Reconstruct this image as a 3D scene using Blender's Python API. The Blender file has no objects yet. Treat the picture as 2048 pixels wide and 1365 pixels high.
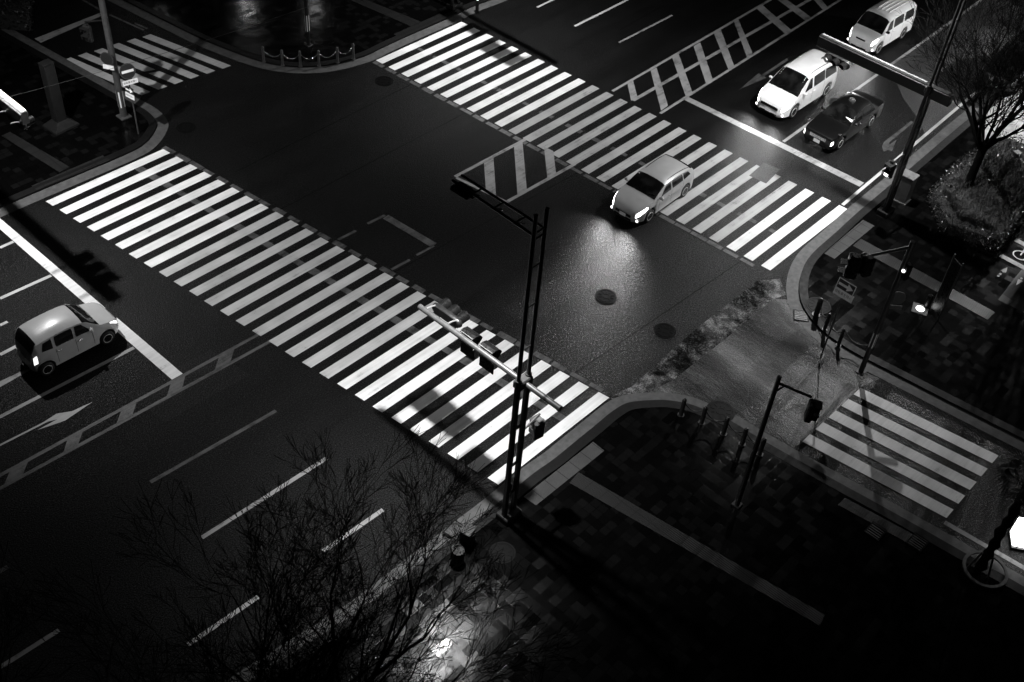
import bpy, bmesh, math, random
from mathutils import Vector, Matrix
random.seed(11)
rnd = random.Random(5)
C = bpy.context.scene.collection
RAD = math.radians

# ------------------------------------------------------------------ camera model (calibrated: 30 m above the street)
RM = [[0.6848885708239569, -0.7253677861611902, 0.06905954209471604],
      [-0.47289914109875464, -0.5146030657424788, -0.7152272974911561],
      [0.5543410934639232, 0.4571928034517343, -0.6954715612943247]]
FPX, CX, CY, CAMH = 2308.0385, 1024.0, 682.5, 30.0

def P(x, y, z=0.0):
    """point of the level z seen at photo position (x, y)"""
    a, b = (x - CX) / FPX, (y - CY) / FPX
    d = [RM[0][k] * a + RM[1][k] * b + RM[2][k] for k in range(3)]
    t = (CAMH - z) / -d[2]
    return Vector((d[0] * t, d[1] * t, z))

# ------------------------------------------------------------------ helpers
class MB:
    def __init__(s): s.v = []; s.f = []; s.sm = []
    def poly(s, pts, smooth=False):
        n = len(s.v); s.v += [tuple(p) for p in pts]; s.f.append(tuple(range(n, n + len(pts)))); s.sm.append(smooth); return s
    def grid(s, rows, smooth=True, closed=False):
        n = len(s.v); R_ = len(rows); K = len(rows[0])
        for r in rows: s.v += [tuple(p) for p in r]
        for i in range(R_ - 1):
            for j in range(K if closed else K - 1):
                j2 = (j + 1) % K
                s.f.append((n + i * K + j, n + i * K + j2, n + (i + 1) * K + j2, n + (i + 1) * K + j)); s.sm.append(smooth)
        return s
    def box(s, c, size, M=None, bev=0.0):
        hx, hy, hz = size[0] / 2, size[1] / 2, size[2] / 2; c = Vector(c)
        def T(p): p = Vector(p); return (M @ p if M else p) + c
        b = min(bev, hx * .9, hy * .9)
        if b <= 0:
            ring = [(-hx, -hy), (hx, -hy), (hx, hy), (-hx, hy)]
            s.loft([[T((x, y, z)) for x, y in ring] for z in (-hz, hz)], False)
        else:
            def ring(k):
                X, Y = hx - k, hy - k
                e = b * .7
                return [(-X + e, -Y), (X - e, -Y), (X, -Y + e), (X, Y - e), (X - e, Y), (-X + e, Y), (-X, Y - e), (-X, -Y + e)]
            bz = min(b, hz * .9)
            s.loft([[T((x, y, z)) for x, y in ring(k)] for z, k in ((-hz, bz), (-hz + bz, 0), (hz - bz, 0), (hz, bz))], False)
        return s
    def loft(s, rings, smooth=True, caps=True):
        s.grid(rings, smooth, True)
        if caps:
            s.poly(list(reversed(rings[0]))); s.poly(rings[-1])
        return s
    def tube(s, pts, rads, n=8, caps=True, smooth=True):
        pts = [Vector(p) for p in pts]
        if not hasattr(rads, '__len__'): rads = [rads] * len(pts)
        rings = []; up = None
        for i, p in enumerate(pts):
            d = (pts[min(i + 1, len(pts) - 1)] - pts[max(i - 1, 0)]).normalized()
            if up is None: up = Vector((0, 0, 1)) if abs(d.z) < .9 else Vector((1, 0, 0))
            a = d.cross(up)
            if a.length < 1e-4: a = d.orthogonal()
            a.normalize(); b = a.cross(d).normalized(); up = b
            rings.append([p + (a * math.cos(2 * math.pi * k / n) + b * math.sin(2 * math.pi * k / n)) * rads[i] for k in range(n)])
        return s.loft(rings, smooth, caps)
    def build(s, name, mat, parent=None, loc=(0, 0, 0), fix=True):
        me = bpy.data.meshes.new(name); me.from_pydata(s.v, [], s.f)
        me.polygons.foreach_set('use_smooth', s.sm)
        if fix:
            bm = bmesh.new(); bm.from_mesh(me); bmesh.ops.recalc_face_normals(bm, faces=bm.faces); bm.to_mesh(me); bm.free()
        me.materials.append(mat); me.update()
        o = bpy.data.objects.new(name, me); C.objects.link(o); o.location = loc
        if parent: o.parent = parent
        return o

def tag(o, label=None, cat=None, group=None, kind=None):
    if label: o['label'] = label
    if cat: o['category'] = cat
    if group: o['group'] = group
    if kind: o['kind'] = kind
    return o

def thing(name, label, cat, loc=(0, 0, 0), rz=0.0, group=None):
    o = bpy.data.objects.new(name, None); o.empty_display_size = .3
    C.objects.link(o); o.location = loc; o.rotation_euler = (0, 0, rz)
    return tag(o, label, cat, group)

def dup(root, loc, rz=None, label=None):
    r = root.copy(); C.objects.link(r); r.location = loc
    if rz is not None: r.rotation_euler = (0, 0, rz)
    if label: r['label'] = label
    for ch in list(root.children):
        c = ch.copy(); C.objects.link(c); c.parent = r
        for g in list(ch.children):
            d = g.copy(); C.objects.link(d); d.parent = c
    return r

def RZ(a): return Matrix.Rotation(a, 3, 'Z')
def RX(a): return Matrix.Rotation(a, 3, 'X')
def RY(a): return Matrix.Rotation(a, 3, 'Y')

def text_mesh(body, name, mat, parent, size, M, loc, width=None):
    cu = bpy.data.curves.new(name, 'FONT'); cu.body = body; cu.size = size; cu.align_x = 'CENTER'; cu.align_y = 'CENTER'; cu.resolution_u = 3
    t = bpy.data.objects.new('tmp', cu); C.objects.link(t)
    dg = bpy.context.evaluated_depsgraph_get(); dg.update()
    me = bpy.data.meshes.new_from_object(t.evaluated_get(dg)); bpy.data.objects.remove(t)
    sx = 1.0
    if width:
        xs = [v.co.x for v in me.vertices]; sx = width / max(1e-6, max(xs) - min(xs))
    for v in me.vertices: v.co = M @ Vector((v.co.x * sx, v.co.y, 0)) + Vector(loc)
    me.materials.clear(); me.materials.append(mat)
    o = bpy.data.objects.new(name, me); C.objects.link(o); o.parent = parent
    return o

# ------------------------------------------------------------------ materials (the photograph is black and white: neutral greys)
def newmat(name):
    m = bpy.data.materials.new(name); m.use_nodes = True
    nt = m.node_tree; b = nt.nodes['Principled BSDF']; return m, nt, b
def N(nt, t, **kw):
    n = nt.nodes.new(t)
    for k, v in kw.items(): setattr(n, k, v)
    return n
def setc(b, g): b.inputs['Base Color'].default_value = (g, g, g, 1)
def ramp(nt, src, stops):
    r = N(nt, 'ShaderNodeValToRGB'); e = r.color_ramp.elements
    while len(e) < len(stops): e.new(.5)
    for k, (p, g) in enumerate(stops): e[k].position = p; e[k].color = (g, g, g, 1)
    nt.links.new(src, r.inputs[0]); return r.outputs[0]
def noise(nt, co, scale, detail=3, rough=.5, dist=0):
    n = N(nt, 'ShaderNodeTexNoise'); n.inputs['Scale'].default_value = scale; n.inputs['Detail'].default_value = detail
    n.inputs['Roughness'].default_value = rough; n.inputs['Distortion'].default_value = dist
    nt.links.new(co, n.inputs['Vector']); return n.outputs['Fac']
def objco(nt, scale=None, rot=0):
    t = N(nt, 'ShaderNodeNewGeometry')
    if scale is None: return t.outputs['Position']
    mp = N(nt, 'ShaderNodeMapping'); mp.inputs['Scale'].default_value = scale; mp.inputs['Rotation'].default_value = (0, 0, rot)
    nt.links.new(t.outputs['Position'], mp.inputs[0]); return mp.outputs[0]
def math_(nt, op, a, b=None, c=None):
    n = N(nt, 'ShaderNodeMath'); n.operation = op
    for k, v in enumerate((a, b, c)):
        if v is None: continue
        if isinstance(v, (int, float)): n.inputs[k].default_value = v
        else: nt.links.new(v, n.inputs[k])
    return n.outputs[0]
def mixc(nt, f, a, b):
    n = N(nt, 'ShaderNodeMix', data_type='RGBA')
    if isinstance(f, (int, float)): n.inputs[0].default_value = f
    else: nt.links.new(f, n.inputs[0])
    for k, v in ((6, a), (7, b)):
        if isinstance(v, (int, float)): n.inputs[k].default_value = (v, v, v, 1)
        else: nt.links.new(v, n.inputs[k])
    return n.outputs[2]
def bump(nt, b, h, strength, dist=.01):
    n = N(nt, 'ShaderNodeBump'); n.inputs['Strength'].default_value = strength; n.inputs['Distance'].default_value = dist
    nt.links.new(h, n.inputs['Height']); nt.links.new(n.outputs[0], b.inputs['Normal'])

def simple(name, g, rough=.5, metal=0.0, var=.25, scale=6, coat=0):
    m, nt, b = newmat(name); co = objco(nt)
    f = noise(nt, co, scale, 4)
    nt.links.new(ramp(nt, f, [(.3, g * (1 - var)), (.7, g * (1 + var))]), b.inputs['Base Color'])
    nt.links.new(ramp(nt, noise(nt, co, scale * 2.3, 2), [(.3, max(.05, rough - .08)), (.7, min(1, rough + .08))]), b.inputs['Roughness'])
    b.inputs['Metallic'].default_value = metal
    if coat: b.inputs['Coat Weight'].default_value = coat; b.inputs['Coat Roughness'].default_value = .08
    return m
def emitter(name, g, strength):
    m, nt, b = newmat(name); setc(b, .8)
    b.inputs['Emission Color'].default_value = (g, g, g, 1); b.inputs['Emission Strength'].default_value = strength
    return m

def make_asphalt(name, lo, hi, r0, r1, bs=.5, spec=.5):
    m, nt, b = newmat(name); co = objco(nt)
    big = noise(nt, co, .22, 4, .6); grain = noise(nt, co, 26, 2, .7); track = noise(nt, objco(nt, (.05, 1.1, 1)), 1.0, 3)
    f = math_(nt, 'ADD', math_(nt, 'MULTIPLY', big, .4), math_(nt, 'ADD', math_(nt, 'MULTIPLY', grain, .35), math_(nt, 'MULTIPLY', track, .25)))
    nt.links.new(ramp(nt, f, [(.3, lo), (.68, hi)]), b.inputs['Base Color'])
    nt.links.new(ramp(nt, math_(nt, 'ADD', math_(nt, 'MULTIPLY', big, .5), math_(nt, 'MULTIPLY', track, .5)), [(.35, r0), (.65, r1)]), b.inputs['Roughness'])
    vo = N(nt, 'ShaderNodeTexVoronoi'); vo.inputs['Scale'].default_value = 30; nt.links.new(co, vo.inputs['Vector'])
    bump(nt, b, math_(nt, 'ADD', grain, math_(nt, 'MULTIPLY', vo.outputs['Distance'], .7)), bs, .02)
    b.inputs['IOR'].default_value = 1.4
    nt.links.new(ramp(nt, noise(nt, co, 21, 3, .8), [(.38, spec * .15), (.55, spec * .9), (.68, min(1, spec * 3.2))]), b.inputs['Specular IOR Level'])
    return m
ASPHALT = make_asphalt('asphalt', .0022, .0068, .33, .48, .8, .24)
def make_rough(name, stops, sc1, sc2, stretch, spec=.5, lo_=.42, hi_=.6):
    m, nt, b = newmat(name); co = objco(nt, stretch, RAD(-50)); cw = objco(nt)
    a, c, g = noise(nt, co, sc1, 5, .62, .4), noise(nt, co, sc2, 4, .6), noise(nt, cw, 17, 3, .75)
    f = math_(nt, 'ADD', math_(nt, 'MULTIPLY', a, .42), math_(nt, 'ADD', math_(nt, 'MULTIPLY', c, .28), math_(nt, 'MULTIPLY', g, .30)))
    nt.links.new(ramp(nt, f, stops), b.inputs['Base Color'])
    nt.links.new(ramp(nt, f, [(.35, .28), (.65, .55)]), b.inputs['Roughness'])
    big = noise(nt, co, sc1 * .6, 3, .55)
    mot = math_(nt, 'ADD', math_(nt, 'MULTIPLY', big, .45), math_(nt, 'ADD', math_(nt, 'MULTIPLY', a, .35), math_(nt, 'MULTIPLY', g, .20)))
    nt.links.new(ramp(nt, mot, [(lo_, .01), ((lo_ + hi_) / 2, spec * .4), (hi_, spec * 1.6)]), b.inputs['Specular IOR Level'])
    bump(nt, b, math_(nt, 'ADD', g, math_(nt, 'MULTIPLY', c, .8)), 1.0, .03); return m
ASPHALT_PATCH = make_rough('rough_seam', [(.44, .001), (.49, .012), (.53, .05), (.60, .18)], 1.3, 4.5, (1, 1, 1), .45, .46, .60)
ASPHALT_SHEEN = make_rough('coarse_sheen_asphalt', [(.38, .004), (.48, .014), (.55, .05), (.66, .16)], .5, 6, (1, .35, 1), .65, .40, .62)

def make_paint(name, g, wear, under=.008, wscale=1.6):
    m, nt, b = newmat(name); co = objco(nt)
    w = noise(nt, co, wscale, 6, .65); fine = noise(nt, co, 34, 3, .7); streak = noise(nt, objco(nt, (.25, 9, 1)), 1.0, 4, .6)
    s = math_(nt, 'ADD', math_(nt, 'MULTIPLY', w, .5), math_(nt, 'ADD', math_(nt, 'MULTIPLY', fine, .25), math_(nt, 'MULTIPLY', streak, .25)))
    mask = ramp(nt, s, [(max(0, wear - .07), 0), (wear + .07, 1)])
    col = ramp(nt, math_(nt, 'ADD', math_(nt, 'MULTIPLY', noise(nt, co, .8, 4), .6), math_(nt, 'MULTIPLY', streak, .4)), [(.32, g * .62), (.62, g)])
    nt.links.new(mixc(nt, mask, under, col), b.inputs['Base Color'])
    b.inputs['Roughness'].default_value = .5
    bump(nt, b, math_(nt, 'ADD', fine, math_(nt, 'MULTIPLY', mask, .6)), .25, .01)
    return m
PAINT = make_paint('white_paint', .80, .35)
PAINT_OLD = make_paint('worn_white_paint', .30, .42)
PAINT_MID = make_paint('dimmed_stripe_paint', .50, .36); PAINT_MID2 = make_paint('heavily_worn_paint', .38, .38)  # PAINT_MID: lamp falloff put into the stripe colour
PAINT_FAINT = make_paint('faint_white_paint', .085, .47, .006, 2.2)
PAINT_LINE = make_paint('lane_paint', .5, .37, .008, 3)

def make_paving(name, tile, lo, hi, thr, rot=0.0, r0=.3, r1=.6):
    m, nt, b = newmat(name); co = objco(nt, (1 / tile, 1 / tile, 1), rot)
    sx = N(nt, 'ShaderNodeSeparateXYZ'); nt.links.new(co, sx.inputs[0])
    fx, fy = math_(nt, 'FLOOR', sx.outputs[0]), math_(nt, 'FLOOR', sx.outputs[1])
    # every other pair of tiles is one long slab
    fx2 = math_(nt, 'FLOOR', math_(nt, 'MULTIPLY', math_(nt, 'ADD', fx, math_(nt, 'MODULO', fy, 2)), .5))
    cb = N(nt, 'ShaderNodeCombineXYZ'); nt.links.new(fx, cb.inputs[0]); nt.links.new(fy, cb.inputs[1])
    wn = N(nt, 'ShaderNodeTexWhiteNoise', noise_dimensions='2D'); nt.links.new(cb.outputs[0], wn.inputs['Vector'])
    cb2 = N(nt, 'ShaderNodeCombineXYZ'); nt.links.new(fx2, cb2.inputs[0]); nt.links.new(fy, cb2.inputs[1])
    wn2 = N(nt, 'ShaderNodeTexWhiteNoise', noise_dimensions='2D'); nt.links.new(cb2.outputs[0], wn2.inputs['Vector'])
    v = math_(nt, 'MAXIMUM', wn.outputs['Value'], math_(nt, 'SUBTRACT', wn2.outputs['Value'], .08))
    tone = ramp(nt, v, [(0, lo), (thr, lo * 1.5), (thr + .01, hi * .75), (1, hi)])
    gr = noise(nt, objco(nt), 40, 2, .6)
    tone = mixc(nt, math_(nt, 'MULTIPLY', gr, .5), tone, lo)
    ex = math_(nt, 'ABSOLUTE', math_(nt, 'SUBTRACT', math_(nt, 'FRACT', sx.outputs[0]), .5))
    ey = math_(nt, 'ABSOLUTE', math_(nt, 'SUBTRACT', math_(nt, 'FRACT', sx.outputs[1]), .5))
    edge = math_(nt, 'GREATER_THAN', math_(nt, 'MAXIMUM', ex, ey), .478)
    nt.links.new(mixc(nt, edge, tone, lo * .35), b.inputs['Base Color'])
    nt.links.new(ramp(nt, wn.outputs['Value'], [(0, r1), (1, r0)]), b.inputs['Roughness'])
    h = math_(nt, 'SUBTRACT', math_(nt, 'MULTIPLY', gr, .6), math_(nt, 'MULTIPLY', edge, .15))
    bump(nt, b, h, .22, .01); nt.links.new(math_(nt, 'ADD', math_(nt, 'MULTIPLY', wn2.outputs['Value'], .24), .02), b.inputs['Specular IOR Level'])
    return m
PAVING = make_paving('slab_paving', .31, .0012, .0056, .80, 0, .13, .25)
PAVING_PATH = make_paving('cycle_path_paving', .62, .004, .007, .5, RAD(8))
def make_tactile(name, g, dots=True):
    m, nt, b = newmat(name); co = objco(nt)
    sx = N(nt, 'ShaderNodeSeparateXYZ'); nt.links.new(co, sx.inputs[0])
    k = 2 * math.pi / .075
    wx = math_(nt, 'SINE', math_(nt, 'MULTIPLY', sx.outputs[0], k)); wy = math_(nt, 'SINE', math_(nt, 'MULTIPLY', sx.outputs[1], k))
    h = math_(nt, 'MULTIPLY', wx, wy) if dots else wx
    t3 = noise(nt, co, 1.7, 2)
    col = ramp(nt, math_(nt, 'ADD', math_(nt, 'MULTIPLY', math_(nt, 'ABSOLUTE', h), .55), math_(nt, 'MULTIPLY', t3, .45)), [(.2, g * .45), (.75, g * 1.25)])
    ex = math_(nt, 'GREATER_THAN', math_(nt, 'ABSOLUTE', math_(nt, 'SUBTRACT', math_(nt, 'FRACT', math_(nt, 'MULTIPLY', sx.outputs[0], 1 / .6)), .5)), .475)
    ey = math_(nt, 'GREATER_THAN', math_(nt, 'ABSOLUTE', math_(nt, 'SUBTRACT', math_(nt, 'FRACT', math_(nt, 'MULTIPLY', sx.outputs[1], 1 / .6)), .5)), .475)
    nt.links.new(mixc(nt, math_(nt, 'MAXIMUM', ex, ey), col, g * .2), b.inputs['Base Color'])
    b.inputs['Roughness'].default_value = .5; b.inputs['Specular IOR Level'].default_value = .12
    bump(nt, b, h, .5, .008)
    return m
TACT_DIM = make_tactile('dim_corner_tactile', .016); TACT_DOT = make_tactile('tactile_dots', .055); TACT_BAR = make_tactile('tactile_bars', .009, False)  # darker copy carries the left corner's weaker light in its colour
KERB = simple('dark_kerb_stone', .003, .6, var=.4, scale=3)
KERB.node_tree.nodes['Principled BSDF'].inputs['Specular IOR Level'].default_value = .2
GUTTER = simple('gutter_concrete', .06, .65, var=.3, scale=4)
IRON = simple('cast_iron', .004, .42, .1, scale=20); IRON.node_tree.nodes['Principled BSDF'].inputs['Specular IOR Level'].default_value = .07
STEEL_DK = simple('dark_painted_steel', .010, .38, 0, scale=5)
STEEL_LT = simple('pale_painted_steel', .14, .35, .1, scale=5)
STEEL_GR = simple('grey_painted_steel', .06, .4, .1, scale=5)
CHROME = simple('bright_metal', .6, .2, 1.0, var=.1)
ALLOY = simple('alloy_rim', .5, .3, .15, var=.1)
BLACKPL = simple('black_plastic', .005, .3, 0); BLACKPL.node_tree.nodes['Principled BSDF'].inputs['Specular IOR Level'].default_value = .3
RUBBER = simple('tyre_rubber', .012, .75, 0)
GLASS = None
def make_glass():
    m, nt, b = newmat('tinted_glass'); setc(b, .008); b.inputs['Roughness'].default_value = .06; b.inputs['IOR'].default_value = 1.5
    nt.links.new(ramp(nt, noise(nt, objco(nt), 2.0, 2), [(.4, .004), (.7, .016)]), b.inputs['Base Color'])
    return m
GLASS = make_glass()
def carpaint(name, g, rough=.3, metal=0.0):
    m, nt, b = newmat(name); co = objco(nt)
    nt.links.new(ramp(nt, noise(nt, co, 2.5, 4), [(.3, g * .9), (.7, g)]), b.inputs['Base Color'])
    b.inputs['Roughness'].default_value = rough; b.inputs['Metallic'].default_value = metal
    b.inputs['Coat Weight'].default_value = .8; b.inputs['Coat Roughness'].default_value = .06
    return m
CAR_WHITE = carpaint('white_car_paint', .85); CAR_PEARL = carpaint('pale_car_paint', .56); CAR_SILVER = carpaint('silver_car_paint', .45, .35, .3)
CAR_BLACK = carpaint('black_car_paint', .004, .3); CAR_BLACK.node_tree.nodes['Principled BSDF'].inputs['Coat Weight'].default_value = .35
LAMP_ON = emitter('lit_headlamp', 1.0, 7); LAMP_DIM = emitter('lit_side_lamp', 1.0, 2.5); TAIL_ON = emitter('lit_tail_lamp', 1.0, 1.6)
LENS_OFF = simple('clear_lens', .5, .12, 0, var=.1)
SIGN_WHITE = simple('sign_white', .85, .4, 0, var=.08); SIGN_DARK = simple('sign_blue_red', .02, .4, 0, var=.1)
BARK = simple('dark_bark', .0025, .85, 0, var=.5, scale=14)
BARK.node_tree.nodes['Principled BSDF'].inputs['Specular IOR Level'].default_value = .03
LEAF = simple('hedge_leaf', .012, .35, 0, var=.6, scale=9); LEAF_DARK = simple('dark_twig_mass', .008, .9, 0); BLADE = simple('dry_grass', .025, .6, 0, var=.5, scale=4)
PALM = simple('palm_frond', .015, .45, 0, var=.4)

# ------------------------------------------------------------------ ground and road markings
mb = MB(); mb.poly([(-160, -160, 0), (260, -160, 0), (260, 260, 0), (-160, 260, 0)])
road = tag(mb.build('road', ASPHALT), 'wide wet asphalt junction running under all the markings', None, None, 'structure')

def sheet(name, polys, mat, z, parent=None, kind=None, label=None):
    m = MB()
    for p in polys:
        m.poly([Vector((q[0], q[1], z)) for q in p])
    o = m.build(name, mat, parent, fix=False)
    me = o.data
    bm = bmesh.new(); bm.from_mesh(me)
    for f in bm.faces:
        f.normal_update()
        if f.normal.z < 0: f.normal_flip()
    bm.to_mesh(me); bm.free()
    if label: o['label'] = label
    if kind: o['kind'] = kind
    return o
def quadpx(pts): return [P(*q) for q in pts]
def linepx(a, b, w=.15, off=0):
    A, B = P(*a), P(*b); d = (B - A).normalized(); n = Vector((-d.y, d.x, 0)) * w / 2
    return [A + n, B + n, B - n, A - n]
def lerp(a, b, t): return a + (b - a) * t

# zebra crossings: x limits run along two straight end lines
def zebra(n, y0, y1, near, far, w, name, label, worn, midmat):
    polys = []; greyed_polys = []
    (na, nb), (fa, fb) = near, far
    for i in range(n):
        t = i / (n - 1); yc = lerp(y0, y1, t)
        def xn(y): return na[0] + (nb[0] - na[0]) * (y - na[1]) / (nb[1] - na[1])
        def xf(y): return fa[0] + (fb[0] - fa[0]) * (y - fa[1]) / (fb[1] - fa[1])
        a, b = yc + w / 2, yc - w / 2
        e = rnd.uniform(-.015, .015)
        (greyed_polys if i in worn else polys).append([(xn(a) + e, a), (xf(a) + e, a), (xf(b) + e, b), (xn(b) + e, b)])
    sheet('worn_falloff_stripes', greyed_polys, midmat, .008, road, None, 'stripes greyed by wear and painted lamp falloff in the middle of ' + label)
    return sheet(name, polys, PAINT, .008, road, None, label)
pa, pb = P(91.7, 403.7), P(994.5, 971); qa, qb = P(331, 301.5), P(1218.6, 797.8)
nl = ((P(91.7, 403.7).x, P(91.7, 403.7).y), (P(973.3, 956).x, P(973.3, 956).y)); fl = ((P(331, 301.5).x, P(331, 301.5).y), (P(1199, 786).x, P(1199, 786).y))
zebra(28, pa.y - .215, pb.y + .215, nl, fl, .44, 'zebra_crossing', 'long zebra crossing in front of the twin lamp mast', range(8, 19), PAINT_MID)  # middle stripes in greyer paint for lamp falloff between the masts
na_, nb_ = P(752.6, 121.5), P(1523, 532); fa_, fb_ = P(922, 43.5), P(1678, 410.6)
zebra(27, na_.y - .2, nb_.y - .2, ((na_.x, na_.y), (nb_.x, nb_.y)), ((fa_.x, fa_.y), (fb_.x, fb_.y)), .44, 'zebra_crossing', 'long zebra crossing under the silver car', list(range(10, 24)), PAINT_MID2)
# side-street crossings (stripes run across the frame the other way)
def stripes_px(rows): return [quadpx(r) for r in rows]
se = []
for i in range(5):
    t = i / 4
    def L2(a, b): return (lerp(a[0], b[0], t), lerp(a[1], b[1], t))
    A, B = P(1721, 776), P(1997, 912); A2, B2 = P(1620, 869), P(1907, 1020); a, b = A.lerp(A2, t), B.lerp(B2, t)
    d = Vector((-.50, 0, 0)); se.append([a, b, b + d, a + d])
sheet('zebra_crossing', se, PAINT, .008, road, None, 'short zebra crossing of five stripes over the side street at lower right')
nw = []
Ls = [(301, 69), (270, 77.5), (237.5, 86.5), (205, 97), (173, 106), (142, 115.5)]; Rs = [(462, 132), (430.5, 142), (398.5, 152), (367, 162.5), (334.6, 173.5), (301, 184.5)]
for (l, r) in zip(Ls, Rs):
    a, b = P(*l), P(*r); d = Vector((-.46, .02, 0))
    if l[0] == 205:
        nw.append([a, a.lerp(b, .66), a.lerp(b, .63) + d, a + d]); nw.append([a.lerp(b, .71), b, b + d, a.lerp(b, .68) + d])
    else: nw.append([a, b, b + d, a + d])
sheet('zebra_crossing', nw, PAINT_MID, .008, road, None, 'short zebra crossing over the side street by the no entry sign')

# worn bands beside and across the crossings
def band(a, b, w, n, gap, name, mat, z=.004):
    A, B = P(*a), P(*b); d = (B - A) / n; polys = []; nn = Vector((-d.y, d.x, 0)).normalized() * w / 2
    for i in range(n):
        s, e = A + d * i, A + d * (i + 1 - gap * rnd.uniform(.3, 1.6)); k = rnd.uniform(.75, 1.1)
        polys.append([s + nn * k, e + nn * k, e - nn * k, s - nn * k])
    sheet(name, polys, mat, z, road)
band((327, 295), (1218, 789), .26, 28, .22, 'worn_edge_band', PAINT_FAINT)
band((276, 336), (1128, 839), .34, 27, .0, 'worn_cycle_band', PAINT_FAINT)
band((748, 124), (1515, 536), .24, 27, .15, 'worn_edge_band', PAINT_FAINT)
band((836, 97), (1560, 470), .25, 40, .35, 'worn_cycle_band', PAINT_FAINT)
# stop lines
sheet('stop_line', [quadpx([(-80, 369), (365.4, 748), (344, 760), (-80, 389)])], PAINT, .006, road, None, 'broad stop line under the small pale car')
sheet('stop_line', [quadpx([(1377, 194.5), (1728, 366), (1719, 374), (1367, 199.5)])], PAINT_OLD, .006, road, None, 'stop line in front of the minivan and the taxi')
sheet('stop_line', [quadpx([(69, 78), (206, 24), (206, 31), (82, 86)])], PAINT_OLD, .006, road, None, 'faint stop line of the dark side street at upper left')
# lane lines
for nm, a, b, w, mt in [
    ('lane_line', (0, 597.6), (102.6, 551.5), .15, PAINT_LINE), ('lane_line', (0, 496), (27, 484), .15, PAINT_LINE),
    ('lane_line', (0, 651), (15, 644), .13, PAINT_LINE), ('lane_line', (0, 710), (37, 691), .15, PAINT_LINE),
    ('lane_line', (-40, 855), (268, 696), .15, PAINT_OLD),
    ('edge_line', (-60, 984), (523.5, 666), .14, PAINT_FAINT), ('edge_line', (-60, 1010), (544, 681.5), .14, PAINT_FAINT),
    ('edge_line', (1224.7, 183), (1700, -92), .15, PAINT_OLD), ('edge_line', (1320.5, 227.5), (1760, -50), .15, PAINT_OLD), ('centre_line', (1266, 201.5), (1700, -46), .2, PAINT_OLD),
    ('lane_line', (1567, 284), (1980, -12), .15, PAINT_OLD), ('edge_line', (1685, 410.5), (1953, 184), .15, PAINT_LINE),
    ('lane_line', (1149.5, 53), (1255.5, 0), .15, PAINT_LINE), ('lane_line', (1238.5, 85.5), (1344.5, 31), .13, PAINT_OLD), ('lane_line', (1074, 15.4), (1110, -2), .13, PAINT_LINE),
    ('lane_line', (735, 448), (770, 431), .13, PAINT_FAINT), ('lane_line', (771, 434), (868, 491), .34, PAINT_FAINT), ('lane_line', (833, 511), (868, 492), .12, PAINT_FAINT),
    ('lane_line', (676, 480), (712, 462), .13, PAINT_FAINT), ('lane_line', (783, 540), (820, 520), .13, PAINT_FAINT),
    ('edge_line', (910, 354), (1055, 277), .17, PAINT_OLD), ('edge_line', (1014, 404), (1150, 328.4), .17, PAINT_OLD), ('edge_line', (913, 356), (1016, 406), .15, PAINT_OLD),
    ('lane_line', (301, 965), (552, 822), .14, PAINT_FAINT), ('lane_line', (403.7, 1076), (653.5, 917), .15, PAINT_OLD), ('lane_line', (646.6, 1103), (766, 1020), .15, PAINT_OLD),
    ('lane_line', (376, 1290), (516.6, 1194), .15, PAINT_LINE), ('lane_line', (-80, 1386), (118, 1261), .15, PAINT_OLD), ('lane_line', (-60, 1181), (15.4, 1134), .15, PAINT_FAINT),
    ('edge_line', (219, 30), (288, 61), .12, PAINT_FAINT), ('edge_line', (269, 47), (295, 58), .12, PAINT_FAINT), ('edge_line', (160, -3), (203, 22), .12, PAINT_FAINT),
    ('edge_line', (1889, 1045), (2110, 1172), .18, PAINT_OLD), ('edge_line', (1868, 1221), (2060, 1327), .07, PAINT_FAINT), ('edge_line', (1803, 1291), (1960, 1385), .07, PAINT_FAINT)]:
    sheet(nm, [linepx(a, b, w)], mt, .006, road)
# hatched islands
hat = [[(1254.8, 168), (1266, 161), (1276, 199.5), (1262, 202)], [(1301, 142), (1313, 135.5), (1336, 212), (1322, 222)], [(1344.5, 116.5), (1357.5, 109), (1384.5, 184.5), (1371.5, 194)],
       [(1387, 93), (1400.5, 85.5), (1425.5, 159.6), (1412, 168)], [(1428, 68), (1441.6, 60), (1468, 132), (1456.6, 139.5)], [(1468, 44.5), (1476.5, 39), (1505, 107), (1494, 116)],
       [(1512, 17), (1524, 10), (1584, 62), (1571, 69)], [(1549, -4), (1560, -10), (1621.7, 35), (1611, 42)], [(1600, -30), (1612, -36), (1656, 16), (1647, 22)]]
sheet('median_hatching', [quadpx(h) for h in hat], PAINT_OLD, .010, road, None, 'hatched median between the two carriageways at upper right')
hat = [[(968, 326.7), (987, 316.5), (992, 391.5), (971.6, 380)], [(1028, 292.5), (1045, 284.5), (1053.7, 380.5), (1035, 391)], [(1088, 294), (1106.7, 303), (1112, 347), (1094.7, 357)]]
sheet('median_hatching', [quadpx(h) for h in hat], PAINT_OLD, .010, road, None, 'small hatched island in the middle of the junction')
hat = [[(438, 715), (469, 699), (460, 727), (429, 743)], [(342, 767), (371, 752), (364, 778), (333.6, 794)], [(243, 821), (274, 804), (265, 831), (233, 848)], [(135, 880), (166, 863), (156, 891), (127, 906)], [(20.5, 942), (56.5, 923), (44.5, 953), (7, 973)]]
sheet('median_hatching', [quadpx(h) for h in hat], PAINT_FAINT, .010, road, None, 'faint slanted blocks along the median at lower left')
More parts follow.
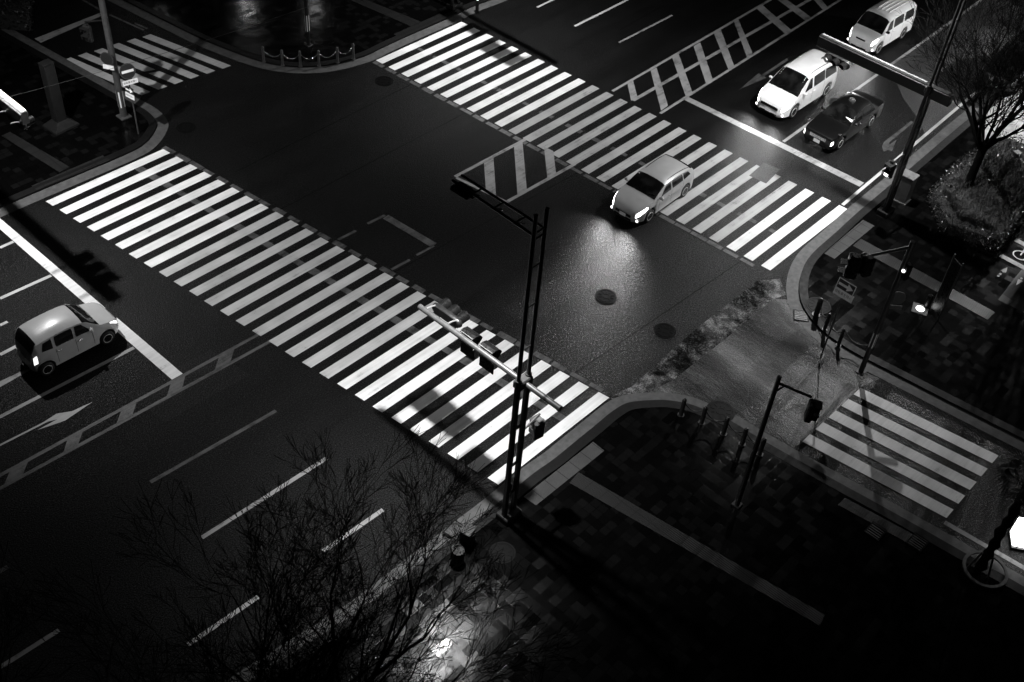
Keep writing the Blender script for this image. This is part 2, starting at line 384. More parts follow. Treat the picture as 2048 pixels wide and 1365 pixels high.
# arrows
sheet('turn_arrow', [quadpx([(1478, 180), (1517, 147), (1523, 151), (1573, 117), (1577, 121), (1528, 153), (1533, 156)])], PAINT_FAINT, .006, road, None, 'straight arrow in the lane left of the minivan')
sheet('turn_arrow', [quadpx([(0, 889), (85, 846), (113, 828), (144, 823), (186, 804), (130, 842), (74, 861), (115, 839), (96, 844), (0, 893)])], PAINT_LINE, .006, road, None, 'right turn arrow below the small pale car')
sheet('turn_arrow', [quadpx([(-30, 777), (48, 741), (62, 740), (-30, 792)])], PAINT_OLD, .006, road, None, 'arrow tail behind the small pale car')
sheet('turn_arrow', [quadpx([(1753, 311), (1767, 304), (1764, 293), (1768, 284), (1823, 242), (1826, 246), (1778, 286), (1779, 290), (1793, 280), (1784, 303), (1776, 300)])], PAINT_FAINT, .006, road, None, 'left turn arrow beside the black taxi')
# road patches and scars
sheet('asphalt_patch', [quadpx([(1213, 795), (1262, 775), (1330, 713), (1392, 658), (1470, 598), (1515, 562), (1560, 558), (1572, 590), (1545, 600), (1480, 655), (1400, 718), (1350, 758), (1300, 785)])], ASPHALT_PATCH, .004, road, None, 'rough patched seam across the mouth of the side street')
sheet('asphalt_patch', [quadpx([(1498, 352), (1528, 326), (1560, 340), (1532, 368)])], make_asphalt('asphalt_dark_patch', .02, .035, .3, .5), .010, road, None, 'square patch cut into the crossing')

sheet('asphalt_patch', [quadpx([(1290, 787), (1350, 757), (1400, 717), (1480, 654), (1545, 598), (1580, 600), (1592, 632), (1650, 690), (1724, 742), (1760, 758), (1720, 775), (1603, 888), (1581, 896), (1518, 860), (1440, 818), (1370, 792)])], ASPHALT_SHEEN, .002, road, None, 'coarse asphalt with lamp sheen painted in across the mouth of the side street')  # coarse surface, with wet lamp sheen painted in as a paler tone
TAR = simple('tar_seam', .0015, .5); TAR.node_tree.nodes['Principled BSDF'].inputs['Specular IOR Level'].default_value = .08; SPILL = make_asphalt('lamp_spill_asphalt', .014, .045, .34, .5, 1.0, .5); NEWER = make_asphalt('newer_asphalt', .002, .006, .3, .45, .6, .3); PALER = make_asphalt('paler_asphalt', .0035, .009, .36, .52, .9, .3)
for a, b in (((470, 345), (905, 128)), ((560, 420), (1010, 185)), ((1010, 905), (620, 1190)), ((1130, 760), (1560, 470)), ((1400, 130), (1640, -10)), ((1240, 60), (1330, 10)), ((760, 560), (1240, 300))):
    sheet('tar_seam', [linepx(a, b, .035)], TAR, .003, road)
sheet('asphalt_patch', [quadpx([(590, 215), (690, 168), (745, 196), (640, 246)])], NEWER, .002, road, None, 'slightly darker square of newer asphalt near the far corner')
sheet('asphalt_patch', [quadpx([(250, 790), (420, 700), (500, 750), (330, 845)])], PALER, .002, road, None, 'paler worn asphalt beside the median at the left')
sheet('asphalt_patch', [quadpx([(1000, 620), (1180, 520), (1230, 548), (1050, 652)])], PALER, .002, road, None, 'paler worn asphalt in front of the silver car')
sheet('asphalt_patch', [quadpx([(1779, 134), (1893, 52), (1985, -12), (2090, 40), (1955, 178), (1893, 231), (1850, 268), (1838, 240), (1806, 196)])], SPILL, .002, road, None, 'asphalt painted paler as lamp spill beside the right mast')  # forecourt lamp's pool of light put into the asphalt colour
# ------------------------------------------------------------------ corners: gutter, kerb, pavement
def offset(pl, d):
    out = []
    for i, p in enumerate(pl):
        a = pl[max(i - 1, 0)]; b = pl[min(i + 1, len(pl) - 1)]
        t = (b - a).normalized(); n = Vector((-t.y, t.x, 0)); out.append(p + n * d)
    return out
def smooth(pl, it=1):
    for _ in range(it):
        q = [pl[0]]
        for a, b in zip(pl, pl[1:]): q += [a.lerp(b, .25), a.lerp(b, .75)]
        pl = q + [pl[-1]]
    return pl
KH = .12
def corner(px, ext0, ext1, closing, side, w1, w2, lab):
    pl = [P(*q) for q in px]
    pl = [pl[0] + (pl[0] - pl[1]).normalized() * ext0] + pl + [pl[-1] + (pl[-1] - pl[-2]).normalized() * ext1]
    pl = smooth(pl, 2)
    o1, o2 = offset(pl, side * w1), offset(pl, side * (w1 + w2))
    g = MB(); g.grid([[p + Vector((0, 0, .012)) for p in pl], [p + Vector((0, 0, .03)) for p in o1]], False)
    tag(g.build('gutter', GUTTER), 'pale concrete gutter edging ' + lab, None, None, 'structure')
    k = MB(); k.grid([[p + Vector((0, 0, .0)) for p in o1], [p + Vector((0, 0, KH)) for p in o1], [p + Vector((0, 0, KH + .004)) for p in o2], [p for p in o2]], False)
    tag(k.build('kerb', KERB), 'dark stone kerb edging ' + lab, None, None, 'structure')
    pv = MB(); pv.poly([p + Vector((0, 0, KH - .004)) for p in o2] + [Vector((x, y, KH - .004)) for x, y in closing])
    o = pv.build('pavement', PAVING)
    bm = bmesh.new(); bm.from_mesh(o.data); bmesh.ops.triangulate(bm, faces=bm.faces)
    for f in bm.faces:
        if f.normal.z < 0: f.normal_flip()
    bm.to_mesh(o.data); bm.free()
    tag(o, 'dark slab pavement on ' + lab, None, None, 'structure')
    return pl, o1, o2
S_px = [(360, 1420), (560, 1293), (650, 1237), (711, 1199), (814, 1117), (889, 1059), (972, 997), (1044, 936), (1084, 910), (1123, 878), (1172, 839), (1194, 820), (1218, 803), (1238, 793), (1260, 788.5), (1290, 786),
        (1326, 785), (1370, 791), (1397, 799), (1421, 809), (1465, 827), (1485, 838), (1518, 859), (1581, 895), (1660, 938), (1800, 1014), (1957, 1103)]
cS = corner(S_px, 40, 45, [(27, -45), (-40, -45)], -1, .47, .36, 'the near corner')
E_px = [(1955, 202), (1937, 217), (1880, 263.5), (1809, 324), (1748, 374), (1692, 420), (1649, 460), (1608, 494), (1587, 519), (1576, 546), (1572, 568), (1572, 586), (1576, 607), (1586, 629), (1608, 659), (1630, 679), (1654, 697), (1692, 722), (1760, 757), (1895, 827), (2048, 905)]
cE = corner(E_px, 70, 40, [(33, -45), (130, -45)], 1, .5, .34, 'the right corner')
N_px = [(1120, -50), (1020, 0), (954, 24), (925, 40), (787, 101), (750, 121), (722, 130), (694, 138), (652, 146), (600, 148.5), (558, 145), (519, 137.5), (480, 125), (433, 107), (394, 91), (339, 64), (260, 24)]
cN = corner(N_px, 60, 60, [(34, 120), (150, 120)], -1, .5, .32, 'the far corner')
W_px = [(-60, 463), (20, 427), (91, 396), (200, 350), (290, 311), (314, 293), (330, 272), (337.5, 255), (337, 246), (331.6, 236), (321, 224), (307, 214), (290, 205), (260, 190), (133, 119), (39, 67), (-30, 28)]
cW = corner(W_px, 60, 60, [(20, 130), (-60, 130)], 1, .5, .34, 'the left corner')

# tactile paving and pavement paint (sheets on the paving)
ZP = KH + .002
def pz(*pts): return [P(x, y, ZP) for x, y in pts]
sheet('tactile_paving', [pz((1186, 884), (1209, 902), (1072, 1011), (1047, 994))], TACT_DOT, ZP, None, 'structure', 'dotted tactile strip beside the twin mast')
sheet('tactile_paving', [pz((1157, 945), (1650, 1230), (1640, 1252), (1139, 966))], TACT_BAR, ZP, None, 'structure', 'ribbed tactile path leading away to lower right')
sheet('tactile_paving', [pz((1726, 440), (1749, 452), (1669, 518), (1648, 507))], TACT_DOT, ZP, None, 'structure', 'dotted tactile strip beside the right crossing')
sheet('tactile_paving', [pz((1722, 478), (1990, 625), (1975, 640), (1706, 492))], TACT_BAR, ZP, None, 'structure', 'ribbed tactile path leading right behind the one way sign')
sheet('tactile_paving', [pz((205, 311), (219, 321), (73, 381), (63, 372))], TACT_DIM, ZP, None, 'structure', 'tactile strip at the left corner')
sheet('tactile_paving', [pz((139, 334), (20, 264), (3, 272), (119, 345))], TACT_DIM, ZP, None, 'structure', 'ribbed tactile path at the left corner')
sheet('tactile_paving', [pz((880, 27), (893, 35), (802, 76), (787, 69))], TACT_BAR, ZP, None, 'structure', 'tactile strip at the far corner')
sheet('tactile_paving', [pz((733, 0), (842, 44), (822, 53), (700, 0))], TACT_BAR, ZP, None, 'structure', 'ribbed tactile path at the far corner')
sheet('tactile_paving', [pz((1690, 996), (1838, 1075), (1822, 1090), (1676, 1010))], TACT_DIM, ZP, None, 'structure', 'faint tactile strip along the side street')
sheet('driveway', [[P(x, y, ZP) for x, y in ((1962, 232), (2010, 196), (2140, 150), (2300, 190), (2180, 330), (2050, 300), (1990, 300), (1965, 282), (1950, 262))]], simple('pale_concrete', .5, .35, var=.35, scale=2), ZP, None, 'structure', 'pale concrete forecourt behind the bare tree at the right edge')
sheet('cycle_path', [pz((1996, 600), (2150, 676), (2290, 520), (2120, 440))], PAVING_PATH, ZP - .001, None, 'structure', 'paved cycle path at the right edge')
sheet('path_marking', [pz((2033, 477), (2028, 483), (2110, 525), (2115, 519)), pz((2003, 508), (1998, 514), (2100, 568), (2105, 562))], PAINT_OLD, ZP + .004, None, 'structure', 'two pale bars across the cycle path')
cyc = MB()
def ring2(c, r, w, z, n=24):
    a = [[Vector((c.x + math.cos(2 * math.pi * k / n) * q, c.y + math.sin(2 * math.pi * k / n) * q, z)) for k in range(n + 1)] for q in (r - w, r)]
    cyc.grid(a, False)
ci = P(2041, 511, ZP + .004); ring2(ci, .33, .06, ZP + .004); ring2(ci + Vector((.75, -.75, 0)), .33, .06, ZP + .004)
a_ = ci; b_ = ci + Vector((.75, -.75, 0)); n_ = Vector((.5, .5, 0)).normalized()
for q0, q1 in ((a_, a_ + (b_ - a_) * .35 + n_ * .45), (a_ + (b_ - a_) * .35 + n_ * .45, b_), (a_ + (b_ - a_) * .35 + n_ * .45, a_ + (b_ - a_) * .8 + n_ * .5)):
    d = (q1 - q0).normalized(); nn = Vector((-d.y, d.x, 0)) * .03; cyc.poly([q0 + nn, q1 + nn, q1 - nn, q0 - nn])
tag(cyc.build('path_marking', PAINT, None), 'white bicycle symbol painted on the cycle path', None, None, 'structure')
sheet('path_marking', [pz((2015, 535), (2001, 541), (2006, 545.5), (2012, 546)), pz((2004, 548), (2000, 546), (1997, 549), (2001, 551)), pz((2000, 552), (1996, 550), (1993.5, 553), (1998, 554.5))], PAINT_OLD, ZP + .004, None, 'structure', 'pale arrow with two dots pointing away on the path')
sheet('path_marking', [pz((2032, 571), (2036, 559), (2041, 560), (2046, 563)), pz((2046, 557), (2042, 555), (2040, 558), (2044, 560))], PAINT_OLD, ZP + .004, None, 'structure', 'pale arrow pointing towards the viewer on the path')

# ------------------------------------------------------------------ manholes, gratings
def manhole(px, r, z, label, gr=None):
    c = P(px[0], px[1], z); t = thing('manhole_cover', label, 'manhole', c, 0, 'round manhole covers')
    m = MB(); m.loft([[Vector((math.cos(a) * q, math.sin(a) * q, h)) for a in [2 * math.pi * k / 28 for k in range(28)]] for q, h in ((r * .86, .004), (r * .86, .015), (r, .015), (r, .004))], False, False)
    m.build('frame', IRON, t)
    m = MB(); m.loft([[Vector((math.cos(a) * q, math.sin(a) * q, h)) for a in [2 * math.pi * k / 28 for k in range(28)]] for q, h in ((r * .84, .002), (r * .84, .013))], False)
    for q in (.3, .78): m.loft([[Vector((math.cos(a) * r * k_, math.sin(a) * r * k_, h)) for a in [2 * math.pi * k / 28 for k in range(28)]] for k_, h in ((q - .035, .012), (q - .035, .019), (q + .035, .019), (q + .035, .012))], False, False)
    for k in range(10):
        a = 2 * math.pi * k / 10; m.box((math.cos(a) * r * .58, math.sin(a) * r * .58, .019), (r * .3, .035, .008), RZ(a))
    m.build('lid', IRON, t)
manhole((1212, 593), .43, 0, 'round iron manhole in the bright patch of road')
manhole((1330, 662), .43, 0, 'dark iron manhole beside the patched seam')
manhole((768, 163), .45, 0, 'round manhole cover beside the far zebra crossing')
manhole((1441, 823), .52, .03, 'large round cover set into the kerb by the bollards')
manhole((372, 256), .42, 0, 'barely visible manhole off the left corner')
manhole((1005, 1106), .42, KH, 'round cover in the dark pavement right of the cone')
manhole((1672, 204), .36, 0, 'dark round cover between minivan and taxi')
manhole((1637, 612), .5, KH, 'round cover in the pavement beside the leaning post')
def grate(px, w, l, rz, z, label, n=6):
    c = P(px[0], px[1], z); t = thing('drain_grate', label, 'grating', c, rz, 'drain gratings')
    m = MB(); m.box((0, -w / 2, .012), (l, .04, .02)); m.box((0, w / 2, .012), (l, .04, .02)); m.box((-l / 2 + .02, 0, .013), (.04, w - .04, .02)); m.box((l / 2 - .02, 0, .013), (.04, w - .04, .02)); m.build('frame', IRON, t)
    m = MB()
    for k in range(n): m.box((-l / 2 + l * (k + .5) / n, 0, .010), (l / n * .45, w - .05, .012))
    m.build('bars', STEEL_GR, t)
grate((911, 1061), .5, .62, RAD(8), KH, 'slotted drain grating in the near kerb by the small box')
grate((1602, 632), .55, .6, RAD(35), .03, 'black drain grating in the right kerb')
grate((1751, 1063), .5, .6, RAD(0), KH, 'slotted grating in the dark pavement, left of a pair')
grate((1835, 1085), .5, .6, RAD(0), KH, 'slotted grating in the dark pavement, right of a pair')

# ------------------------------------------------------------------ signal gear
def rring(c, r, n, axis):
    out = []
    for k in range(n):
        a = 2 * math.pi * k / n
        if axis == 'x': out.append(Vector((c[0], c[1] + math.cos(a) * r, c[2] + math.sin(a) * r)))
        else: out.append(Vector((c[0] + math.cos(a) * r, c[1] + math.sin(a) * r, c[2])))
    return out
def signal3(parent, c, f, lit=None):
    """three-lens horizontal vehicle signal; f = +1/-1: faces +x or -x; long side along y"""
    c = Vector(c)
    m = MB(); L, Hh = 1.22, .36
    prof = []
    for k in range(20):
        a = 2 * math.pi * k / 20; sx = math.copysign(abs(math.cos(a)) ** .35, math.cos(a)); sz = math.copysign(abs(math.sin(a)) ** .8, math.sin(a))
        prof.append((sx * L / 2, sz * Hh / 2))
    m.loft([[c + Vector((f * d, y * s_, z * s_)) for y, z in prof] for d, s_ in ((-.09, .82), (-.07, .95), (0, 1), (.06, 1), (.075, .95))], True)
    h = m.build('traffic_signal', STEEL_DK, parent)
    for k in (-1, 0, 1):
        cc = c + Vector((f * .08, k * .39, 0)); v = MB(); n = 16; rows = []
        for d, r in ((0, .155), (.36, .17)):
            rows.append([cc + Vector((f * (d if d == 0 else (.36 if math.sin(a) > -.25 else .13)), math.cos(a) * r, math.sin(a) * r)) for a in [2 * math.pi * q / n for q in range(n + 1)]])
        v.grid(rows, True)
        rows2 = [[p + (cc + Vector((f * .15, 0, 0)) - p) * .05 for p in row] for row in rows]; v.grid(rows2, True)
        o = v.build('visor', BLACKPL, h)
        l = MB(); l.loft([rring(cc + Vector((f * .01, 0, 0)), .13, 16, 'x'), rring(cc + Vector((f * .03, 0, 0)), .09, 16, 'x')], True)
        l.build('lens', LAMP_DIM if lit == k else BLACKPL, h)
    for y_ in (-.45, .45): b = MB(); b.tube([c + Vector((-f * .02, y_, .12)), c + Vector((-f * .2, y_, .2)), c + Vector((-f * .42, y_, .24))], .03, 6); b.build('bracket', STEEL_LT, h)
    return h
def ped_signal(parent, c, f, face, mat=STEEL_DK, lit=False):
    """upright two-lens pedestrian signal; face = direction angle"""
    c = Vector(c); M = RZ(face)
    m = MB(); m.box(c, (.2, .38, .78), M, .06); h = m.build('pedestrian_signal', mat, parent)
    for k in (-1, 1):
        v = MB(); v.box(c + M @ Vector((.19, 0, k * .17 + .14)), (.2, .34, .03), M); v.box(c + M @ Vector((.17, .16, k * .17 + .05)), (.16, .025, .2), M); v.box(c + M @ Vector((.17, -.16, k * .17 + .05)), (.16, .025, .2), M); v.build('visor', mat, h)
        l = MB(); l.box(c + M @ Vector((.105, 0, k * .17)), (.02, .26, .26), M); l.build('lens', LAMP_DIM if (lit and k < 0) else BLACKPL, h)
    b = MB(); b.box(c + Vector((0, 0, .42)), (.16, .16, .07), M, .02); b.build('cap', STEEL_LT if mat is STEEL_GR else mat, h)
    return h
def hood_signal(parent, c, f):
    """boxed arrow signal seen from above: rounded hood with a plate hung below"""
    c = Vector(c); m = MB(); rows = []
    for k in range(9):
        a = math.pi * k / 8; rows.append([c + Vector((f * (-.08 + math.sin(a) * .3), y, .02 + math.cos(a) * .0 + .22 - .44 * k / 8)) for y in (-.27, 0, .27)])
    m.loft([[c + Vector((f * x, y, z)) for x, z in ((-.12, -.2), (-.12, .2), (.02, .22), (.2, .17), (.3, .05), (.3, -.02), (.1, -.2))] for y in (-.27, .27)], False)
    h = m.build('arrow_signal', BLACKPL, parent)
    e = MB(); e.tube([c + Vector((f * -.12, -.27, .215)), c + Vector((f * -.12, .27, .215))], .014, 6); e.build('top_edge', STEEL_LT, h)
    p = MB(); p.box(c + Vector((f * -.05, -.02, -.5)), (.04, .56, .36)); p.build('hanging_plate', BLACKPL, h)
    for y in (-.22, .22):
        b = MB(); b.tube([c + Vector((f * -.08, y, .15)), c + Vector((f * -.25, y, .12))], .03, 6); b.build('bracket', STEEL_LT, h)
        b = MB(); b.tube([c + Vector((f * -.05, y, -.2)), c + Vector((f * -.05, y, -.34))], .02, 6); b.build('hanger', STEEL_LT, h)
    return h
def luminaire(parent, c, power, size=RAD(128), blend=1.0, lab=None, tilt=(0, 0)):
    c = Vector(c); m = MB(); m.box(c + Vector((0, 0, .08)), (.42, .66, .2), None, .07); m.box(c + Vector((0, -.36, .1)), (.18, .14, .1), None, .03); h = m.build('street_lamp_head', STEEL_DK, parent)
    l = MB(); l.box(c + Vector((0, 0, -.022)), (.2, .4, .008)); l.build('lamp_glass', emitter('street_lamp_glass', 1, 25), h)
    ld = bpy.data.lights.new('street_light', 'SPOT'); ld.energy = power; ld.spot_size = size; ld.spot_blend = blend; ld.shadow_soft_size = .12; ld.color = (1, 1, 1)
    lo = bpy.data.objects.new('street_light', ld); C.objects.link(lo); lo.parent = parent; lo.location = c + Vector((0, 0, -.12)); lo.rotation_euler = (tilt[0], tilt[1], 0)
    l2 = bpy.data.lights.new('street_light_fill', 'SPOT'); l2.energy = power * .085; l2.spot_size = RAD(165); l2.spot_blend = .4; l2.shadow_soft_size = .12  # second wide spot added as fill for signs and the small car
    lq = bpy.data.objects.new('street_light_fill', l2); C.objects.link(lq); lq.parent = parent; lq.location = c + Vector((0, 0, -.12))
    return h
def mast(loc, s, label, arm, arm_mat, lampP, lum_off=2.6, twin_top=12.0, square=False, tilt=(0, 0), cone=110):
    """twin-pipe lamp and signal mast; s = +1/-1: arm over the road along +y/-y"""
    t = thing('signal_mast', label, 'mast', loc)
    dx = .21
    m = MB()
    for x in (-dx, dx):
        m.box((x, 0, 3.1), (.15, .15, 6.2), None, .025)
    for z in (1.2, 2.6, 4.3): m.box((0, 0, z), (.28, .06, .07))
    m.box((0, 0, .12), (.72, .5, .24), None, .03)
    m.build('lower_column', STEEL_DK, t)
    m = MB()
    for x in (-dx, dx):
        m.tube([(x, 0, 6.2), (x, 0, 6.45)], [.1, .1], 12); m.tube([(x, 0, 6.45), (x, 0, twin_top + .35)], .062, 12)
    for z in (7.6, 9.2, 10.6, 11.55, 11.75): m.tube([(-dx, 0, z), (dx, 0, z)], .03, 6)
    m.build('upper_pipe', STEEL_DK, t)
    m = MB()
    a0, a1 = arm
    if square: m.box((-.02, s * (a0 + a1) / 2, 6.12), (.28, abs(a1 - a0), .46), None, .02); m.box((0, s * (a0 + a1) / 2, 6.37), (.22, abs(a1 - a0) - .02, .03))
    else: m.tube([(0, s * a0, 6.25), (0, s * a1, 6.25)], .088, 16); m.tube([(0, s * a0 - s * .01, 6.25), (0, s * a0 + s * .06, 6.25)], .098, 16)
    m.box((0, 0, 6.25), (.56, .3, .3), None, .04)
    m.build('signal_arm', arm_mat, t)
    m = MB()
    for x in (-dx, dx): m.tube([(x, 0, 11.7), (x * .8, s * (lum_off + .35), 11.75)], .04, 8)
    for k in (.25, .55, .85):
        y = s * lum_off * k; m.tube([(-dx, y, 11.72), (dx, y, 11.72)], .03, 6); m.tube([(-dx, y, 11.72), (-dx * .2, y - s * .2, 11.72)], .02, 6)
    m.build('lamp_arm', STEEL_DK, t)
    luminaire(t, (-.1, s * lum_off, 11.5), lampP, RAD(cone), 1.0, tilt=tilt)
    return t
LP = 8200
m1 = mast((17.86, 14.18, KH), 1, 'tall dark twin-pipe mast with lamp arm standing in front of the long crossing', (-1.42, 4.28), simple('grey_arm_paint', .045, .4), LP, tilt=(RAD(4), RAD(-4)), cone=104)
signal3(m1, (.52, 3.62, 6.0), 1, -1); hood_signal(m1, (.3, 2.46, 6.02), 1); hood_signal(m1, (.3, 1.66, 6.02), 1)
pa1 = MB(); pa1.tube([(.2, 0, 3.95), (.98, 0, 4.15)], .04, 8); pa1.build('side_arm', STEEL_GR, m1); ped_signal(m1, (.85, -.12, 3.65), 1, RAD(80), STEEL_GR)
cb = MB(); cb.box((.0, .13, 1.35), (.2, .16, .4), None, .03); cb.build('push_button_box', STEEL_GR, m1)
m2 = mast((41.69, 14.1, KH), 1, 'dark mast with a square lit arm and a three-lens signal above the taxi', (-.95, 5.2), STEEL_DK, LP * 1.25, square=True, tilt=(RAD(-2), 0), cone=136)
m2_top = MB(); m2_top.box((.06, 2.7, 6.397), (.1, 4.9, .012)); m2_top.build('arm_lit_top', STEEL_LT, m2)  # pale strip paints lamp light on the arm's top face
signal3(m2, (-.22, 4.05, 5.72), -1, 1)
pa2 = MB(); pa2.tube([(-.2, 0, 3.2), (-.95, .05, 3.1)], .035, 8); pa2.build('side_arm', STEEL_DK, m2); ped_signal(m2, (-.98, .1, 2.7), 1, RAD(170), STEEL_DK, True)
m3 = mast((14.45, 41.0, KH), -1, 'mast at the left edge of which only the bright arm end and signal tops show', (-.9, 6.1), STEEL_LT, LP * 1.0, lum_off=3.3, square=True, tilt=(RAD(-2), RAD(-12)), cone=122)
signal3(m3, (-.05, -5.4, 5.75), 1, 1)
m3b = MB(); m3b.box((.03, -2.6, 6.397), (.16, 6.9, .012)); m3b.build('arm_lit_top', SIGN_WHITE, m3)  # white strip: lamplit arm top put into its colour
m4 = mast((39.9, 39.0, KH), -1, 'dark mast at the top edge beyond the far crossing', (-1.3, 4.6), STEEL_DK, LP, lum_off=2.6, tilt=(RAD(-2), 0), cone=112)
signal3(m4, (-.5, -3.6, 5.95), -1); hood_signal(m4, (-.28, -2.4, 6.02), -1); hood_signal(m4, (-.28, -1.6, 6.02), -1)

# lamp and sign posts
def post(name, label, cat, loc, h, r, mat=STEEL_DK, band=None, base=True):
    t = thing(name, label, cat, loc)
    m = MB(); m.tube([(0, 0, 0), (0, 0, h)], [r, r * .85], 14)
    if base: m.box((0, 0, .03), (r * 3.4, r * 3.4, .06), None, .01)
    m.build('pole', mat, t)
    if band:
        b = MB()
        n = 10
        for k in range(0, n, 2):
            a = 2 * math.pi * k / n; q = r * 1.03
            b.grid([[Vector((math.cos(a + da) * q, math.sin(a + da) * q, z)) for da in (0, .2, .4)] for z in band], True)
        b.build('reflective_band', SIGN_WHITE, t)
    return t
pW = post('lamp_post', 'tall grey post at the left corner with reflective strips near its foot', 'post', P(248, 234, KH), 9.5, .15, STEEL_GR, (.55, 1.35))
ped_signal(pW, (-.75, .25, 4.3), 1, RAD(200), STEEL_DK)
x = MB(); x.tube([(0, 0, 4.75), (-.8, .25, 4.85)], .035, 6); x.build('side_arm', STEEL_DK, pW)
pN = post('lamp_post', 'dark post with reflective strips behind the far chain bollards', 'post', P(617, 91, KH), 9.0, .10, STEEL_DK, (.8, 1.65))
pR = post('signal_post', 'black post with an overhead arm of signals seen from behind at the right corner', 'post', P(1721, 745, KH), 6.3, .10, STEEL_DK, (1.35, 2.05))
a = MB(); b0 = Vector((0, 0, 6.05)); a.tube([b0, b0 + Vector((-1.2, .75, -.15)), b0 + Vector((-1.5, .95, -.2))], [.06, .05, .05], 8); a.build('signal_arm', STEEL_GR, pR)
hh = MB(); hh.box(b0 + Vector((-1.75, 1.05, -.5)), (.42, .42, .95), RZ(RAD(30)), .08); hh.box(b0 + Vector((-1.45, .7, -.45)), (.36, .36, .8), RZ(RAD(-20)), .07); hh.tube([b0 + Vector((-1.3, .95, -.1)), b0 + Vector((-2.1, 1.15, -.1))], .03, 6)
hs = hh.build('pedestrian_signal', BLACKPL, pR)
for z_ in (-.25, -.62): vv = MB(); vv.box(b0 + Vector((-2.05, 1.2, z_)), (.3, .34, .03), RZ(RAD(30))); vv.build('visor', BLACKPL, hs)
q = MB(); q.box(b0 + Vector((.05, -.15, -1.0)), (.22, .3, .66), RZ(RAD(-30)), .05); q2 = q.build('pedestrian_signal', BLACKPL, pR)
q = MB(); q.loft([rring((-.08, -.1, 5.1), .07, 10, 'x'), rring((-.12, -.1, 5.1), .05, 10, 'x')]); q.build('lens', LAMP_DIM, q2)
rs = MB(); cc = Vector((.42, -.1, 3.55)); Mv = RZ(RAD(-140)); 
rs.loft([[cc + Mv @ Vector((d, math.cos(k * math.pi / 12) * .3, math.sin(k * math.pi / 12) * .3)) for k in range(24)] for d in (0, .02)], False); rs.build('round_sign', SIGN_DARK, pR)
rs = MB(); rr = [[cc + Mv @ Vector((.024, math.cos(k * math.pi / 12) * q_, math.sin(k * math.pi / 12) * q_)) for k in range(25)] for q_ in (.285, .3)]; rs.grid(rr, False); rs.build('sign_rim', STEEL_GR, pR)
rs = MB(); rs.box(cc + Vector((0, 0, -.44)), (.02, .6, .18), Mv); rs.build('sign_plate', STEEL_GR, pR)
pS = post('signal_post', 'black post whose short arm carries a pedestrian signal beside the near bollards', 'post', P(1474, 1010, KH), 6.1, .085, STEEL_DK)
a = MB(); a.tube([(0, 0, 5.85), (.35, -1.0, 5.75)], .045, 8); a.tube([(0, 0, 5.45), (.07, -.22, 5.83)], .03, 6); a.build('signal_arm', STEEL_DK, pS); ped_signal(pS, (.38, -1.08, 5.2), 1, RAD(-60), BLACKPL)

# road signs
def roundplate(c, r, M, mat, name, parent, d=.012):
    m = MB(); m.loft([[Vector(c) + M @ Vector((math.cos(k * math.pi / 14) * r, math.sin(k * math.pi / 14) * r, h)) for k in range(28)] for h in (-d, d)], False); return m.build(name, mat, parent)
def rectplate(c, w, h, M, mat, name, parent, d=.012):
    m = MB(); m.box(c, (w, h, d * 2), M); return m.build(name, mat, parent)
def face_M(ang, tilt=0):
    """local x = text direction, y = up, z = out of the face, face looks along angle ang"""
    zdir = Vector((math.cos(ang) * math.cos(tilt), math.sin(ang) * math.cos(tilt), math.sin(tilt))); xdir = Vector((-math.sin(ang), math.cos(ang), 0)); ydir = zdir.cross(xdir)
    return Matrix((xdir, ydir, zdir)).transposed()
def arrow_mesh(c, M, w, h, mat, name, parent, off=.018):
    m = MB(); pts = [(-w / 2, -h * .16), (w * .1, -h * .16), (w * .1, -h / 2), (w / 2, 0), (w * .1, h / 2), (w * .1, h * .16), (-w / 2, h * .16)]
    m.poly([Vector(c) + M @ Vector((x, y, off)) for x, y in pts]); return m.build(name, mat, parent, fix=False)
def frame_mesh(c, M, w, h, t_, mat, name, parent, off=.017):
    m = MB()
    for x0, y0, x1, y1 in ((-w / 2, -h / 2, w / 2, -h / 2 + t_), (-w / 2, h / 2 - t_, w / 2, h / 2), (-w / 2, -h / 2 + t_, -w / 2 + t_, h / 2 - t_), (w / 2 - t_, -h / 2 + t_, w / 2, h / 2 - t_)):
        m.poly([Vector(c) + M @ Vector((x, y, off)) for x, y in ((x0, y0), (x1, y0), (x1, y1), (x0, y1))])
    return m.build(name, mat, parent, fix=False)
sE = post('one_way_sign', 'thin post with a one way arrow sign and a white plate at the right corner', 'sign', P(1641, 716, KH), 3.7, .032, STEEL_GR, base=False)
Mf = face_M(RAD(178), RAD(12)); cE0 = Vector((-.05, -.02, 3.62)); cE1 = Vector((-.05, -.02, 3.24))
rectplate(cE0, .72, .42, Mf, SIGN_DARK, 'arrow_plate', sE); frame_mesh(cE0, Mf, .72, .42, .03, SIGN_WHITE, 'plate_border', sE); arrow_mesh(cE0, Mf, .6, .3, SIGN_WHITE, 'arrow', sE, .02)
rectplate(cE1, .78, .28, Mf, SIGN_WHITE, 'text_plate', sE); text_mesh('自転車を除く', 'lettering', SIGN_DARK, sE, .14, Mf, cE1 + Mf @ Vector((0, 0, .016)), .66)
sW = post('no_entry_sign', 'thin post with a round no entry sign and arrow plate beside the tall post', 'sign', P(277, 268, KH), 3.3, .032, STEEL_GR, base=False)
Mf = face_M(RAD(-100), RAD(14)); c0 = Vector((-.0, -.05, 3.15)); roundplate(c0, .34, Mf, SIGN_DARK, 'round_plate', sW)
rm = MB(); rm.grid([[c0 + Mf @ Vector((math.cos(k * math.pi / 16) * q_, math.sin(k * math.pi / 16) * q_, .016)) for k in range(33)] for q_ in (.31, .34)], False); rm.build('plate_rim', STEEL_GR, sW)
rectplate(c0 + Mf @ Vector((0, 0, .012)), .52, .11, Mf, SIGN_WHITE, 'white_bar', sW, .006)
